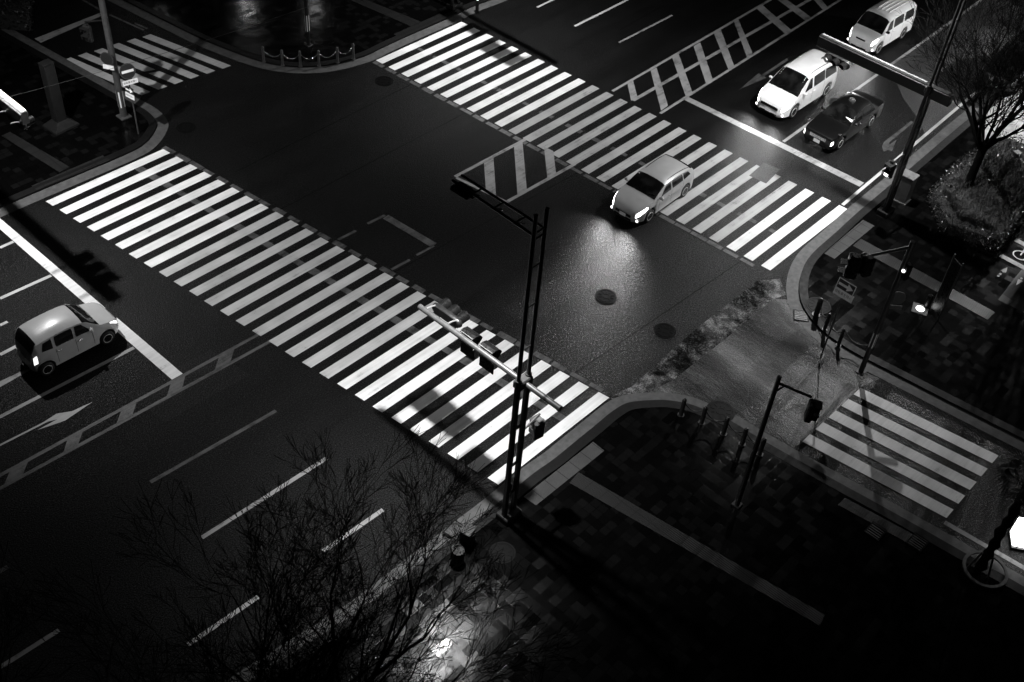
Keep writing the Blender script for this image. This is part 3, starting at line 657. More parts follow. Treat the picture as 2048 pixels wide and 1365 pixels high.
c1 = c0 + Mf @ Vector((0, -.47, 0)); rectplate(c1, .66, .2, Mf, SIGN_WHITE, 'text_plate', sW); text_mesh('自転車を除く', 'lettering', SIGN_DARK, sW, .1, Mf, c1 + Mf @ Vector((0, 0, .016)), .56)
Mg = face_M(RAD(188), RAD(5)); c2 = c0 + Vector((-.1, -.05, -.85)); rectplate(c2, .5, .3, Mg, SIGN_DARK, 'arrow_plate', sW); arrow_mesh(c2, Mg, .44, .24, SIGN_WHITE, 'arrow', sW, .018)
c3 = c2 + Mg @ Vector((0, -.28, 0)); rectplate(c3, .54, .22, Mg, SIGN_WHITE, 'text_plate', sW); text_mesh('自転車を除く', 'lettering', SIGN_DARK, sW, .1, Mg, c3 + Mg @ Vector((0, 0, .016)), .46)
Mh = face_M(RAD(-150), 0); c4 = Vector((-.32, -.1, 3.1)); roundplate(c4, .3, Mh, SIGN_DARK, 'round_plate', pW); rectplate(c4 + Vector((0, 0, -.42)), .5, .2, Mh, SIGN_WHITE, 'text_plate', pW)
rm = MB(); rm.grid([[c4 + Mh @ Vector((math.cos(k * math.pi / 16) * q_, math.sin(k * math.pi / 16) * q_, .016)) for k in range(33)] for q_ in (.27, .3)], False); rm.build('plate_rim', STEEL_GR, pW)
# square pillar at the left corner
pl_ = thing('stone_pillar', 'square dark pillar with a flared foot on the left corner', 'pillar', P(122, 252, KH), RAD(5))
m = MB(); m.box((0, 0, 1.55), (.5, .4, 3.1), None, .03); m.build('shaft', STEEL_DK, pl_); m = MB(); m.box((0, 0, 3.13), (.52, .42, .06), None, .01); m.build('cap', STEEL_DK, pl_)
m = MB(); m.loft([[Vector((x * k, y * k, z)) for x, y in ((-.6, -.5), (.6, -.5), (.6, .5), (-.6, .5))] for z, k in ((0, 1), (.08, .98), (.35, .46))], False); m.build('foot', STEEL_DK, pl_)
# notice panel at the right corner
nb = thing('notice_panel', 'tall narrow dark notice panel between two pale posts on the right corner', 'panel', P(1868, 632, KH), RAD(60))
m = MB(); m.box((0, 0, 1.5), (.5, .06, 2.6), None, .01); m.build('panel', BLACKPL, nb)
for x_ in (-.28, .28):
    m = MB(); m.tube([(x_, 0, 0), (x_, 0, 2.95)], .03, 8); m.build('post', STEEL_GR, nb)
# utility box beside the right mast
ub = thing('utility_box', 'pale metal utility cabinet behind the right mast', 'cabinet', P(1801, 400, KH), RAD(2))
m = MB(); m.box((0, 0, .68), (.5, .62, 1.26), None, .02); m.build('cabinet', STEEL_GR, ub); m = MB(); m.box((0, 0, 1.35), (.56, .68, .07), None, .02); m.build('roof', STEEL_LT, ub)
for yy in (-.155, .155):
    m = MB(); m.box((.257, yy, .68), (.012, .29, 1.1)); m.build('door', STEEL_LT, ub)
m = MB(); m.box((0, 0, .03), (.6, .7, .06)); m.build('plinth', GUTTER, ub)

# ------------------------------------------------------------------ bollards and chains
def bollard(loc, r, h, label, group, mat):
    t = thing('bollard', label, 'bollard', loc, 0, group)
    m = MB(); m.tube([(0, 0, 0), (0, 0, h - .06), (0, 0, h - .02), (0, 0, h)], [r, r, r * .8, r * .3], 12); m.tube([(0, 0, 0), (0, 0, .03)], r * 1.6, 12); m.build('post', mat, t)
    m = MB(); m.tube([(0, 0, h - .1), (0, 0, h - .08)], r * 1.07, 12, False); m.loft([rring((0, 0, h), r * .3, 10, 'z'), rring((0, 0, h + .025), r * .22, 10, 'z')]); m.build('cap', CHROME, t)
    return t
def chain(a, b, sag, label, group, mat, r=.018):
    c = (a + b) / 2; pts = [a.lerp(b, k / 14) - Vector((0, 0, sag * (1 - (2 * k / 14 - 1) ** 2))) - c for k in range(15)]
    m = MB(); m.tube(pts, r, 6); o = m.build('chain', mat, None, c); tag(o, label, 'chain', group); return o
def row(tops, h, r, glab, clab, lab, mat, cm, sag, wide=()):
    B = []
    for i, q in enumerate(tops):
        p = P(q[0], q[1], KH + h); B.append(p); bollard((p.x, p.y, KH), r * (1.5 if i in wide else 1), h, lab[i], glab, mat)
    for i, (a, b) in enumerate(zip(B, B[1:])):
        chain(a - Vector((0, 0, .14)), b - Vector((0, 0, .14)), sag, clab[i], clab[-1], cm)
o5 = ['first', 'second', 'third', 'fourth', 'fifth', 'sixth']
row([(1370, 798), (1412, 814), (1456, 836), (1494, 857), (1530, 877)], .85, .08, 'chained bollards on the near corner',
    ['chain between the first and second near-corner bollards', 'chain hanging before the large round kerb cover', 'chain between the third and fourth near-corner bollards', 'chain beside the near signal post', 'chains of the near-corner bollards'],
    [f'slim black bollard, {k} from the left on the near corner' for k in o5[:5]], STEEL_DK, STEEL_DK, .28)
row([(525, 93), (563, 100), (599, 102), (636.5, 101), (674, 94.5), (706, 87)], .85, .06, 'chained bollards on the far corner',
    [f'pale chain, {k} from the left between the far-corner bollards' for k in o5[:5]] + ['chains of the far-corner bollards'],
    [f'grey bollard, {k} from the left on the far corner' for k in o5], STEEL_GR, CHROME, .33)
row([(1643, 598), (1660, 628), (1688.5, 659)], .85, .07, 'chained bollards on the right corner',
    ['thin chain between the thick and the middle right-corner bollard', 'thin chain right of the middle right-corner bollard', 'chains of the right-corner bollards'],
    ['thick black bollard nearest the crossing on the right corner', 'middle black bollard behind the one way sign post', 'black bollard beside the post with reflective strips'], STEEL_DK, STEEL_GR, .3, (0,))
chain(P(1688.5, 659, .83), P(1742, 690, .83), .3, 'thin chain from the last right-corner bollard to the signal post', 'chains of the right-corner bollards', STEEL_GR)

# small lit bollards
def lit_bollard(loc, h, label, power, horizontal=False):
    t = thing('bollard_light', label, 'lamp', loc)
    m = MB(); m.tube([(0, 0, 0), (0, 0, h * .72)], .09, 12); m.tube([(0, 0, h * .9), (0, 0, h)], [.11, .06], 12)
    for k in range(3):
        a_ = k * 2.094; m.tube([(math.cos(a_) * .08, math.sin(a_) * .08, h * .72), (math.cos(a_) * .08, math.sin(a_) * .08, h * .9)], .012, 5)
    m.build('post', STEEL_DK, t)
    m = MB(); m.tube([(0, 0, h * .72), (0, 0, h * .9)], .07, 12); m.build('lamp_glass', emitter('bollard_glass', 1, 14), t)
    return t
lit_bollard(P(954, 22, KH), .9, 'lit bollard lamp at the top edge beside the far kerb', 30)
gl = thing('paving_glint', 'glowing oval standing in for a lamp reflection on the right corner paving', 'lamp', P(1840, 619, KH))  # glow added in place of a lamp reflected in the wet paving
m = MB(); m.box((0, 0, .01), (.62, .62, .03), RZ(RAD(20)), .01); m.build('frame', STEEL_GR, gl)
m = MB(); m.loft([[Vector((math.cos(k * math.pi / 12) * q_, math.sin(k * math.pi / 12) * q_, h)) for k in range(24)] for q_, h in ((.17, .02), (.17, .04), (.12, .05))]); m.build('lamp_glass', emitter('paving_glint_glow', 1, 4), gl)  # added glow disc standing in for the reflection, not a lamp glass
m = MB(); m.tube([(.35, -.1, 0), (.35, -.1, .55), (.3, -.1, .62)], [.12, .12, .05], 12); m.build('added_hood_post', BLACKPL, gl)

# small street furniture near the foot of the big mast
bx = thing('parcel_box', 'small black box on the near pavement beside the drain grating', 'box', P(934, 1084, KH), RAD(15))
m = MB(); m.box((0, 0, .3), (.42, .36, .6), None, .03); m.build('body', BLACKPL, bx); m = MB(); m.box((0, 0, .63), (.46, .4, .05), None, .015); m.build('lid', STEEL_DK, bx); m = MB(); m.tube([(-.12, -.21, .56), (.12, -.21, .56)], .015, 6); m.build('handle', CHROME, bx)
cn = thing('round_bin', 'round black bin with a pale cloth over its rim behind the small black box', 'bin', P(915, 1122, KH))
m = MB(); m.tube([(0, 0, 0), (0, 0, .5), (0, 0, .56)], [.19, .23, .2], 18); m.build('drum', BLACKPL, cn)
m = MB(); m.grid([[Vector((.0 + math.cos(a_) * q_, math.sin(a_) * q_, z)) for a_ in [RAD(20 + 14 * k) for k in range(9)]] for q_, z in ((.17, .58), (.235, .565), (.25, .42))], False); m.build('cloth', STEEL_GR, cn)

# ------------------------------------------------------------------ vehicles
def cubic(kn):
    xs = [k[0] for k in kn]; ys = [k[1] for k in kn]; n = len(kn); d = [(ys[i + 1] - ys[i]) / (xs[i + 1] - xs[i]) for i in range(n - 1)]
    m = [d[0]] + [0 if d[i - 1] * d[i] <= 0 else 2 * d[i - 1] * d[i] / (d[i - 1] + d[i]) for i in range(1, n - 1)] + [d[-1]]
    def f(x):
        if x <= xs[0]: return ys[0]
        if x >= xs[-1]: return ys[-1]
        i = 0
        while x > xs[i + 1]: i += 1
        h = xs[i + 1] - xs[i]; t = (x - xs[i]) / h
        return ys[i] * (1 + 2 * t) * (1 - t) ** 2 + m[i] * h * t * (1 - t) ** 2 + ys[i + 1] * t * t * (3 - 2 * t) + m[i + 1] * h * t * t * (t - 1)
    return f
def vehicle(name, label, loc, rz, sp):
    t = thing(name, label, sp.get('cat', 'car'), loc, rz)
    L, W = sp['L'], sp['W']; top, belt, hw = cubic(sp['top']), cubic(sp['belt']), cubic(sp['hw'])
    tum = sp.get('tumble', .22); wf, wr, r = sp['wf'], sp['wr'], sp['r']; zb0 = sp.get('zb', .2); ra = r + .055
    def sec(s):
        zt, zs, w = top(s), belt(s), hw(s); zb = zb0
        if s < .25: zb = zb0 + .06 * (1 - s / .25)
        if s > L - .25: zb = zb0 + .1 * (1 - (L - s) / .25)
        for q_ in (wf, wr):
            d = abs(s - q_)
            if d < ra: zb = max(zb, r + math.sqrt(max(0, ra * ra - d * d)))
        gh = max(.02, zt - zs); z2 = zb + .07
        z3 = max(zb0 + (zs - zb0) * .55, z2 + .03); z4 = max(zs, z3 + .03)
        y5 = w - .025 - gh * tum; y6 = y5 - min(.16, .1 + .1 * gh)
        return [Vector((0, zb)), Vector((w - .1, zb)), Vector((w - .012, z2)), Vector((w, z3)), Vector((w - .022, z4)), Vector((y5, z4 + (zt - z4) * .80)), Vector((y6, zt - .035 * min(1, gh * 4))), Vector((y6 * .5, zt - .006)), Vector((0, zt))]
    def S(s, tt, side, off=0.0):
        def raw(s, tt):
            p = sec(s); i = min(int(tt), 7); q_ = p[i].lerp(p[i + 1], tt - i); return Vector((L / 2 - s, side * q_.x, q_.y))
        p = raw(s, tt)
        if off:
            e = .02; a = raw(min(s + e, L), tt) - raw(max(s - e, 0), tt); b = raw(s, min(tt + e, 8)) - raw(s, max(tt - e, 0)); n = a.cross(b)
            if n.length > 1e-9:
                n.normalize(); c = Vector((0, 0, .7))
                if n.dot(p - Vector((p.x * .8, 0, .7))) < 0: n = -n
                p = p + n * off
        return p
    st = sorted(set([round(L * k / 46, 3) for k in range(47)] + [.04, .09, L - .04, L - .09] + [round(q_ + ra * c, 3) for q_ in (wf, wr) for c in (-1.001, -.999, -.95, -.8, -.55, -.25, 0, .25, .55, .8, .95, .999, 1.001)]))
    st = [s for s in st if 0 <= s <= L]
    rings = []
    for s in st:
        p = sec(s); ring = [Vector((L / 2 - s, q_.x, q_.y)) for q_ in p] + [Vector((L / 2 - s, -q_.x, q_.y)) for q_ in reversed(p[1:-1])]; rings.append(ring)
    m = MB(); m.loft(rings, True); body = m.build('body', sp['paint'], t)
    try: body.data.set_sharp_from_angle(angle=RAD(38))
    except Exception: pass
    def patch(nm, mat, par, quad, side, n=8, k=4, off=.006):
        """quad: ((s0,t0),(s1,t1),(s2,t2),(s3,t3)) corners round the pane"""
        a, b, c, d = [Vector(q_) for q_ in quad]; rows = []
        for i in range(k + 1):
            v = i / k; e0, e1 = a.lerp(d, v), b.lerp(c, v); ins = .03 if i in (0, k) else 0
            rows.append([S(*(e0.lerp(e1, ins + (1 - 2 * ins) * j / n)), side, off) for j in range(n + 1)])
        mm = MB(); mm.grid(rows, True); return mm.build(nm, mat, par, fix=False)
    def top_patch(nm, mat, s0, s1, t0, t1, n=8, off=.006, par=None):
        rows = []
        for i in range(n + 1):
            s = lerp(s0, s1, i / n); tl = lerp(t0, t1, i / n)
            rows.append([S(s, lerp(tl, 8, j / 6), 1, off) for j in range(7)] + [S(s, lerp(8, tl, j / 6), -1, off) for j in range(1, 7)])
        mm = MB(); mm.grid(rows, True); return mm.build(nm, mat, par or t, fix=False)
    top_patch('windscreen', GLASS, sp['ws'][0], sp['ws'][1], sp['ws'][2], sp['ws'][3])
    if 'rw' in sp: top_patch('rear_window', GLASS, *sp['rw'])
    for quad in sp['wins']:
        for side in (1, -1): patch('side_window', GLASS, t, quad, side)
    for s_ in sp.get('seams', ()):
        for side in (1, -1): patch('door_seam', BLACKPL, t, ((s_, 2.3), (s_ + .014, 2.3), (s_ + .014, 3.95), (s_, 3.95)), side, 1, 6, .003)
    for s_ in sp.get('handles', ()):
        for side in (1, -1):
            p = S(s_, 3.65, side, .02); mm = MB(); mm.box(p, (.17, .03, .035), None, .01); mm.build('door_handle', CHROME if sp.get('bright') else sp['paint'], t)
    for side in (1, -1):
        h = sp['hl']; o = patch('headlight', sp.get('hlm', LAMP_ON), t, h, side, 5, 3, .012)
        o2 = patch('tail_light', sp.get('tlm', LENS_OFF), t, sp['tl'], side, 4, 4, .01)
        if sp.get('beam'):
            ld = bpy.data.lights.new('headlamp_beam', 'SPOT'); ld.energy = sp['beam']; ld.spot_size = RAD(sp.get('cone', 125)); ld.spot_blend = .9; ld.shadow_soft_size = .06
            lo = bpy.data.objects.new('headlamp_beam', ld); C.objects.link(lo); lo.parent = t
            lo.location = (L / 2 + .09, side * (hw(.3) - .2), sp.get('lz', .66)); lo.rotation_euler = (0, RAD(-90 + sp.get('dip', 12)) , 0)
            lo.rotation_euler = Matrix((( 0, 0, -1), (0, 1, 0), (1, 0, 0))).to_euler(); d = Vector((math.cos(RAD(sp.get('dip', 12))), side * .05, -math.sin(RAD(sp.get('dip', 12)))))
            lo.rotation_euler = d.to_track_quat('-Z', 'Y').to_euler()
        mp = S(sp['mir'], 4.3, side, .0); mm = MB(); c = mp + Vector((.02, side * .13, .04)); mm.box(c, (.12, .2, .15), RZ(side * .25), .05); mm.tube([mp, c], .025, 6)
        mm.build('door_mirror', sp['paint'] if not sp.get('dark_mir') else BLACKPL, t)
    gz0, gz1, gw = sp['grille']; mm = MB(); mm.box((L / 2 + .012, 0, (gz0 + gz1) / 2), (.03, gw, gz1 - gz0), None, .008); g_ = mm.build('grille', sp.get('grillem', BLACKPL), t)
    if sp.get('slats'):
        mm = MB()
        for k in range(3): mm.box((L / 2 + .032, 0, lerp(gz0, gz1, (k + .5) / 3)), (.01, gw * .94, .018))
        mm.build('grille_slat', CHROME, g_)
    mm = MB(); mm.box((L / 2 + .012, 0, .31), (.03, W * .52, .1), None, .01); mm.build('bumper_intake', BLACKPL, t)
    mm = MB(); mm.box((L / 2 + .035, 0, sp.get('pz', .44)), (.012, .33, .165), None, .004); mm.build('number_plate', SIGN_WHITE, t)
    mm = MB(); mm.box((-L / 2 - .012, 0, sp.get('rpz', .75)), (.012, .33, .165), None, .004); mm.build('number_plate', SIGN_WHITE, t)
    if sp.get('fog'):
        for side in (1, -1):
            mm = MB(); p = S(.12, 2.4, side, .01); mm.loft([rring(p, .07, 12, 'x'), rring(p + Vector((.03, 0, 0)), .05, 12, 'x')]); mm.build('fog_lamp', LAMP_DIM, t)
    for side in (1, -1):
        for s_ in (wf, wr):
            y = side * (hw(s_) - .10); x = L / 2 - s_; wt = MB()
            wt.loft([[Vector((x + math.cos(a_) * q_, y + side * d, r + math.sin(a_) * q_)) for a_ in [2 * math.pi * k / 24 for k in range(24)]] for q_, d in ((r * .6, .075), (r * .9, .088), (r, .06), (r, -.09), (r * .7, -.1))], True, False)
            w_ = wt.build('wheel', RUBBER, t)
            rm_ = MB(); rm_.loft([[Vector((x + math.cos(a_) * q_, y + side * d, r + math.sin(a_) * q_)) for a_ in [2 * math.pi * k / 24 for k in range(24)]] for q_, d in ((r * .64, .086), (r * .58, .08), (r * .55, .03), (r * .1, .02))], True); rm_.build('rim_well', BLACKPL if sp.get('spokes', True) else CHROME, w_)
            sp_ = MB(); sp_.tube([(x, y + side * .05, r), (x, y + side * .085, r)], [r * .16, r * .12], 10)
            for k in range(sp.get('nsp', 5)):
                a_ = 2 * math.pi * k / sp.get('nsp', 5) + .3; M_ = RY(-a_); sp_.box(Vector((x, y + side * .072, r)) + M_ @ Vector((r * .34, 0, 0)), (r * .5, .02, r * .15 * 5 / sp.get('nsp', 5)), M_, .004)
            sp_.loft([[Vector((x + math.cos(a_) * q_, y + side * d, r + math.sin(a_) * q_)) for a_ in [2 * math.pi * k / 24 for k in range(24)]] for q_, d in ((r * .57, .07), (r * .57, .09), (r * .65, .09), (r * .65, .07))], True, False)
            sp_.build('rim', ALLOY, w_)
    if sp.get('rails'):
        for side in (1, -1):
            mm = MB(); pts = [S(s_, 5.75, side, .02 if 0 < k < 5 else .0) for k, s_ in enumerate([lerp(sp['rails'][0], sp['rails'][1], j / 5) for j in range(6)])]; mm.tube(pts, .014, 6); mm.build('roof_rail', BLACKPL, t)
    if sp.get('ribs'):
        for yy in (-.33, -.11, .11, .33):
            mm = MB(); pts = [Vector((L / 2 - s_, yy, top(s_) + .006)) for s_ in [lerp(sp['ribs'][0], sp['ribs'][1], j / 6) for j in range(7)]]; mm.tube(pts, .018, 5); mm.build('roof_rib', sp['paint'], t)
    for side in (1, -1):   # wipers
        mm = MB(); p0 = S(sp['ws'][0] + .03, 7.4 if side > 0 else 7.0, side, .02); p1 = S(sp['ws'][0] + .16, 5.9 if side > 0 else 7.8, side, .02); mm.tube([p0, p1], .012, 5); mm.build('wiper', BLACKPL, t)
    t['_S'] = 0; del t['_S']
    return t, S, body
# --- shapes, s measured from the nose
KEI = dict(L=3.4, W=1.475, paint=CAR_PEARL, r=.275, wf=.62, wr=2.97, zb=.19, tumble=.17, bright=True, nsp=9,
    top=[(0, .62), (.06, .74), (.2, .87), (.55, .98), (.78, 1.05), (.95, 1.2), (1.3, 1.52), (1.6, 1.605), (2.1, 1.635), (2.8, 1.59), (3.1, 1.53), (3.28, 1.2), (3.36, .95), (3.4, .72)],
    belt=[(0, .52), (.08, .68), (.35, .86), (.9, .95), (2.2, 1.0), (3.1, 1.02), (3.3, .93), (3.4, .6)], hw=[(0, .4), (.06, .53), (.18, .64), (.42, .715), (.8, .7375), (2.7, .7375), (3.1, .71), (3.28, .64), (3.37, .56), (3.4, .46)],
    ws=(.80, 1.36, 5.15, 5.05), rw=(3.07, 3.31, 5.3, 5.2), wins=[((1.12, 4.12), (1.72, 4.12), (1.68, 4.9), (1.42, 4.9)), ((1.80, 4.1), (2.48, 4.1), (2.45, 4.9), (1.78, 4.9)), ((2.58, 4.12), (2.98, 4.2), (2.88, 4.85), (2.56, 4.9))],
    seams=(1.12, 1.76, 2.5), handles=(1.62, 2.4), hl=((.1, 3.6), (.42, 4.05), (.4, 4.75), (.14, 4.55)), hlm=LAMP_DIM, tl=((3.2, 3.2), (3.33, 3.2), (3.3, 4.1), (3.18, 4.1)), tlm=TAIL_ON,
    mir=1.2, grille=(.56, .66, .7), beam=25, dip=14, lz=.62)
MINIVAN = dict(L=4.8, W=1.83, paint=CAR_WHITE, r=.34, wf=.92, wr=3.85, zb=.2, tumble=.2, nsp=6, cat='minivan',
    top=[(0, .66), (.06, .80), (.2, .92), (.7, 1.06), (.95, 1.13), (1.3, 1.42), (1.75, 1.75), (2.1, 1.87), (2.8, 1.91), (4.2, 1.85), (4.55, 1.74), (4.7, 1.2), (4.8, .8)],
    belt=[(0, .56), (.08, .72), (.5, .92), (1.1, 1.03), (2.5, 1.1), (4.4, 1.14), (4.65, .98), (4.8, .65)], hw=[(0, .5), (.06, .66), (.2, .79), (.5, .88), (1, .915), (4.2, .915), (4.6, .87), (4.75, .74), (4.8, .6)],
    ws=(.97, 1.86, 5.2, 5.1), rw=(4.5, 4.68, 5.3, 5.2), wins=[((1.5, 4.15), (2.2, 4.12), (2.2, 4.9), (1.98, 4.9)), ((2.32, 4.1), (3.3, 4.1), (3.3, 4.9), (2.32, 4.9)), ((3.34, 4.1), (4.4, 4.12), (4.25, 4.88), (3.34, 4.9))],
    seams=(1.35, 2.26, 3.3), handles=(2.1, 2.42), hl=((.04, 3.3), (.66, 3.9), (.62, 4.9), (.1, 4.85)), tl=((4.55, 3.3), (4.7, 3.3), (4.66, 4.2), (4.52, 4.5)), mir=1.4, grille=(.58, .72, .95), fog=True, rails=(2.2, 4.2), beam=260, lz=.74)
VAN = dict(L=4.2, W=1.66, paint=CAR_WHITE, r=.30, wf=.75, wr=3.2, zb=.22, tumble=.12, cat='van', nsp=6,
    top=[(0, .72), (.05, .88), (.15, 1.0), (.5, 1.1), (.62, 1.15), (1.0, 1.6), (1.2, 1.77), (1.5, 1.85), (2.2, 1.88), (3.8, 1.85), (4.05, 1.78), (4.15, 1.2), (4.2, .8)],
    belt=[(0, .6), (.06, .8), (.4, .98), (.9, 1.08), (3.9, 1.12), (4.1, 1.0), (4.2, .65)], hw=[(0, .55), (.05, .66), (.15, .745), (.4, .80), (.9, .83), (3.9, .83), (4.12, .78), (4.2, .65)],
    ws=(.64, 1.2, 5.15, 5.05), rw=(4.02, 4.12, 5.3, 5.2), wins=[((1.0, 4.1), (1.62, 4.1), (1.62, 4.9), (1.28, 4.9)), ((1.74, 4.1), (2.7, 4.1), (2.7, 4.9), (1.74, 4.9)), ((2.84, 4.1), (3.8, 4.1), (3.72, 4.9), (2.84, 4.9))],
    seams=(.95, 1.68, 2.76), handles=(1.55, 1.85), hl=((.03, 3.4), (.38, 3.85), (.36, 4.8), (.06, 4.7)), tl=((4.0, 3.2), (4.14, 3.2), (4.12, 4.1), (3.98, 4.1)), mir=.95, grille=(.74, .82, .55), fog=True, ribs=(1.7, 3.85), beam=240, lz=.8, dark_mir=True)
TAXI = dict(L=4.69, W=1.695, paint=CAR_BLACK, r=.31, wf=.83, wr=3.6, zb=.2, tumble=.3, cat='taxi', nsp=8,
    top=[(0, .70), (.04, .80), (.15, .84), (.8, .92), (1.3, .97), (1.5, 1.08), (1.95, 1.42), (2.2, 1.50), (2.7, 1.525), (3.2, 1.49), (3.5, 1.38), (3.85, 1.07), (4.0, 1.01), (4.6, .97), (4.66, .9), (4.69, .75)],
    belt=[(0, .6), (.05, .72), (.5, .83), (1.5, .9), (3.5, .93), (4.6, .9), (4.69, .68)], hw=[(0, .68), (.05, .76), (.2, .81), (.6, .84), (1.2, .8475), (3.8, .8475), (4.4, .82), (4.62, .76), (4.69, .68)],
    ws=(1.36, 2.06, 5.25, 5.1), rw=(3.4, 3.9, 5.1, 5.3), wins=[((1.7, 4.15), (2.46, 4.12), (2.46, 4.9), (2.1, 4.9)), ((2.54, 4.12), (3.3, 4.12), (3.16, 4.9), (2.54, 4.9)), ((3.34, 4.15), (3.62, 4.25), (3.4, 4.85), (3.22, 4.9))],
    seams=(1.62, 2.5, 3.36), handles=(2.34, 3.2), bright=True, hl=((.01, 3.1), (.1, 3.2), (.1, 3.95), (.02, 3.9)), hlm=emitter('taxi_headlamp', 1, 5), tl=((4.56, 3.2), (4.66, 3.2), (4.65, 3.9), (4.56, 3.9)), mir=1.72, grille=(.55, .73, .86), grillem=CHROME, slats=True, beam=30, lz=.64, dark_mir=True)
HATCH = dict(L=4.15, W=1.69, paint=CAR_SILVER, r=.305, wf=.84, wr=3.39, zb=.18, tumble=.24, nsp=5,
    top=[(0, .60), (.06, .70), (.2, .80), (.75, .97), (1.0, 1.03), (1.25, 1.18), (1.7, 1.41), (2.0, 1.49), (2.5, 1.515), (3.3, 1.47), (3.75, 1.36), (3.95, 1.1), (4.08, .9), (4.15, .68)],
    belt=[(0, .5), (.08, .62), (.5, .80), (1.2, .92), (2.5, .98), (3.7, 1.03), (3.95, .93), (4.15, .58)], hw=[(0, .46), (.06, .6), (.2, .72), (.5, .81), (.9, .845), (3.5, .845), (3.95, .79), (4.1, .68), (4.15, .56)],
    ws=(1.04, 1.8, 5.2, 5.1), rw=(3.62, 3.98, 5.2, 5.3), wins=[((1.45, 4.15), (2.2, 4.12), (2.2, 4.9), (1.86, 4.9)), ((2.28, 4.12), (3.05, 4.12), (3.0, 4.9), (2.28, 4.9)), ((3.1, 4.12), (3.6, 4.3), (3.42, 4.85), (3.06, 4.9))],
    seams=(1.38, 2.24, 3.08), handles=(2.08, 2.95), hl=((.05, 3.35), (.62, 3.95), (.58, 4.9), (.1, 4.75)), tl=((3.9, 3.3), (4.08, 3.3), (4.04, 4.2), (3.86, 4.3)), mir=1.34, grille=(.42, .54, .8), fog=True, rails=(2.1, 3.6), beam=650, lz=.66, dip=5)
SUV = dict(L=4.6, W=1.8, paint=CAR_BLACK, r=.35, wf=.9, wr=3.55, zb=.25, tumble=.22, nsp=5,
    top=[(0, .75), (.06, .88), (.25, .98), (.9, 1.1), (1.15, 1.16), (1.45, 1.4), (1.8, 1.62), (2.1, 1.69), (2.8, 1.71), (4.0, 1.66), (4.3, 1.5), (4.5, 1.1), (4.6, .8)],
    belt=[(0, .62), (.08, .78), (.5, .98), (1.2, 1.06), (4.2, 1.1), (4.5, .95), (4.6, .65)], hw=[(0, .55), (.06, .7), (.2, .8), (.5, .87), (.9, .9), (4.1, .9), (4.45, .84), (4.57, .72), (4.6, .6)],
    ws=(1.18, 1.88, 5.2, 5.1), rw=(4.2, 4.46, 5.2, 5.3), wins=[((1.6, 4.15), (2.3, 4.12), (2.3, 4.9), (2.0, 4.9)), ((2.38, 4.12), (3.2, 4.12), (3.16, 4.9), (2.38, 4.9)), ((3.28, 4.12), (3.95, 4.2), (3.8, 4.88), (3.26, 4.9))],
    seams=(1.5, 2.34, 3.24), handles=(2.2, 3.1), hl=((.08, 3.5), (.5, 4.0), (.46, 4.6), (.12, 4.5)), hlm=LENS_OFF, tl=((4.35, 3.3), (4.5, 3.3), (4.47, 4.1), (4.33, 4.2)), mir=1.5, grille=(.6, .78, .9), grillem=CHROME, slats=True)
PI = math.pi
vehicle('small_car', 'pale boxy small car waiting on the broad stop line at the left', (12.0, 30.22, 0), RAD(-1), KEI)
vehicle('minivan', 'white minivan with bright headlights beside the black taxi', (46.55, 22.0, 0), PI, MINIVAN)
vehicle('van', 'white van with a ribbed roof, farthest along the road', (55.15, 22.3, 0), PI + RAD(-1), VAN)
tx, S_t, _ = vehicle('taxi', 'black taxi with a lit dashboard sign waiting at the stop line', (46.05, 18.98, 0), PI, TAXI)
ms = MB(); c = Vector((TAXI['L'] / 2 - 2.55, 0, 1.56)); ms.loft([[c + Vector((math.cos(k * PI / 10) * .1 * q_, math.sin(k * PI / 10) * .17 * q_, z)) for k in range(20)] for z, q_ in ((-.06, 1), (.03, 1), (.08, .75), (.1, .3))]); ms.build('roof_sign', simple('taxi_roof_sign', .06, .4), tx)
ms = MB(); ms.box((TAXI['L'] / 2 - 1.62, .52, 1.12), (.05, .34, .13), RY(RAD(-35))); ms.build('dashboard_sign', emitter('dashboard_sign', 1, 4), tx)
for sd in (1, -1):
    ms = MB(); pm = S_t(.45, 4.6, sd); ms.tube([pm, pm + Vector((.06, sd * .03, .14))], .015, 6); ms.box(pm + Vector((.08, sd * .04, .18)), (.1, .14, .09), None, .03); ms.build('wing_mirror', CHROME, tx)
vehicle('hatchback', 'silver hatchback with bright headlights driving over the zebra crossing', (34.68, 21.6, 0), PI + RAD(1.5), HATCH)
vehicle('suv', 'black car waiting beside the kerb behind the bare tree, its lamps off', (57.35, 15.72, 0), PI + RAD(3), SUV)

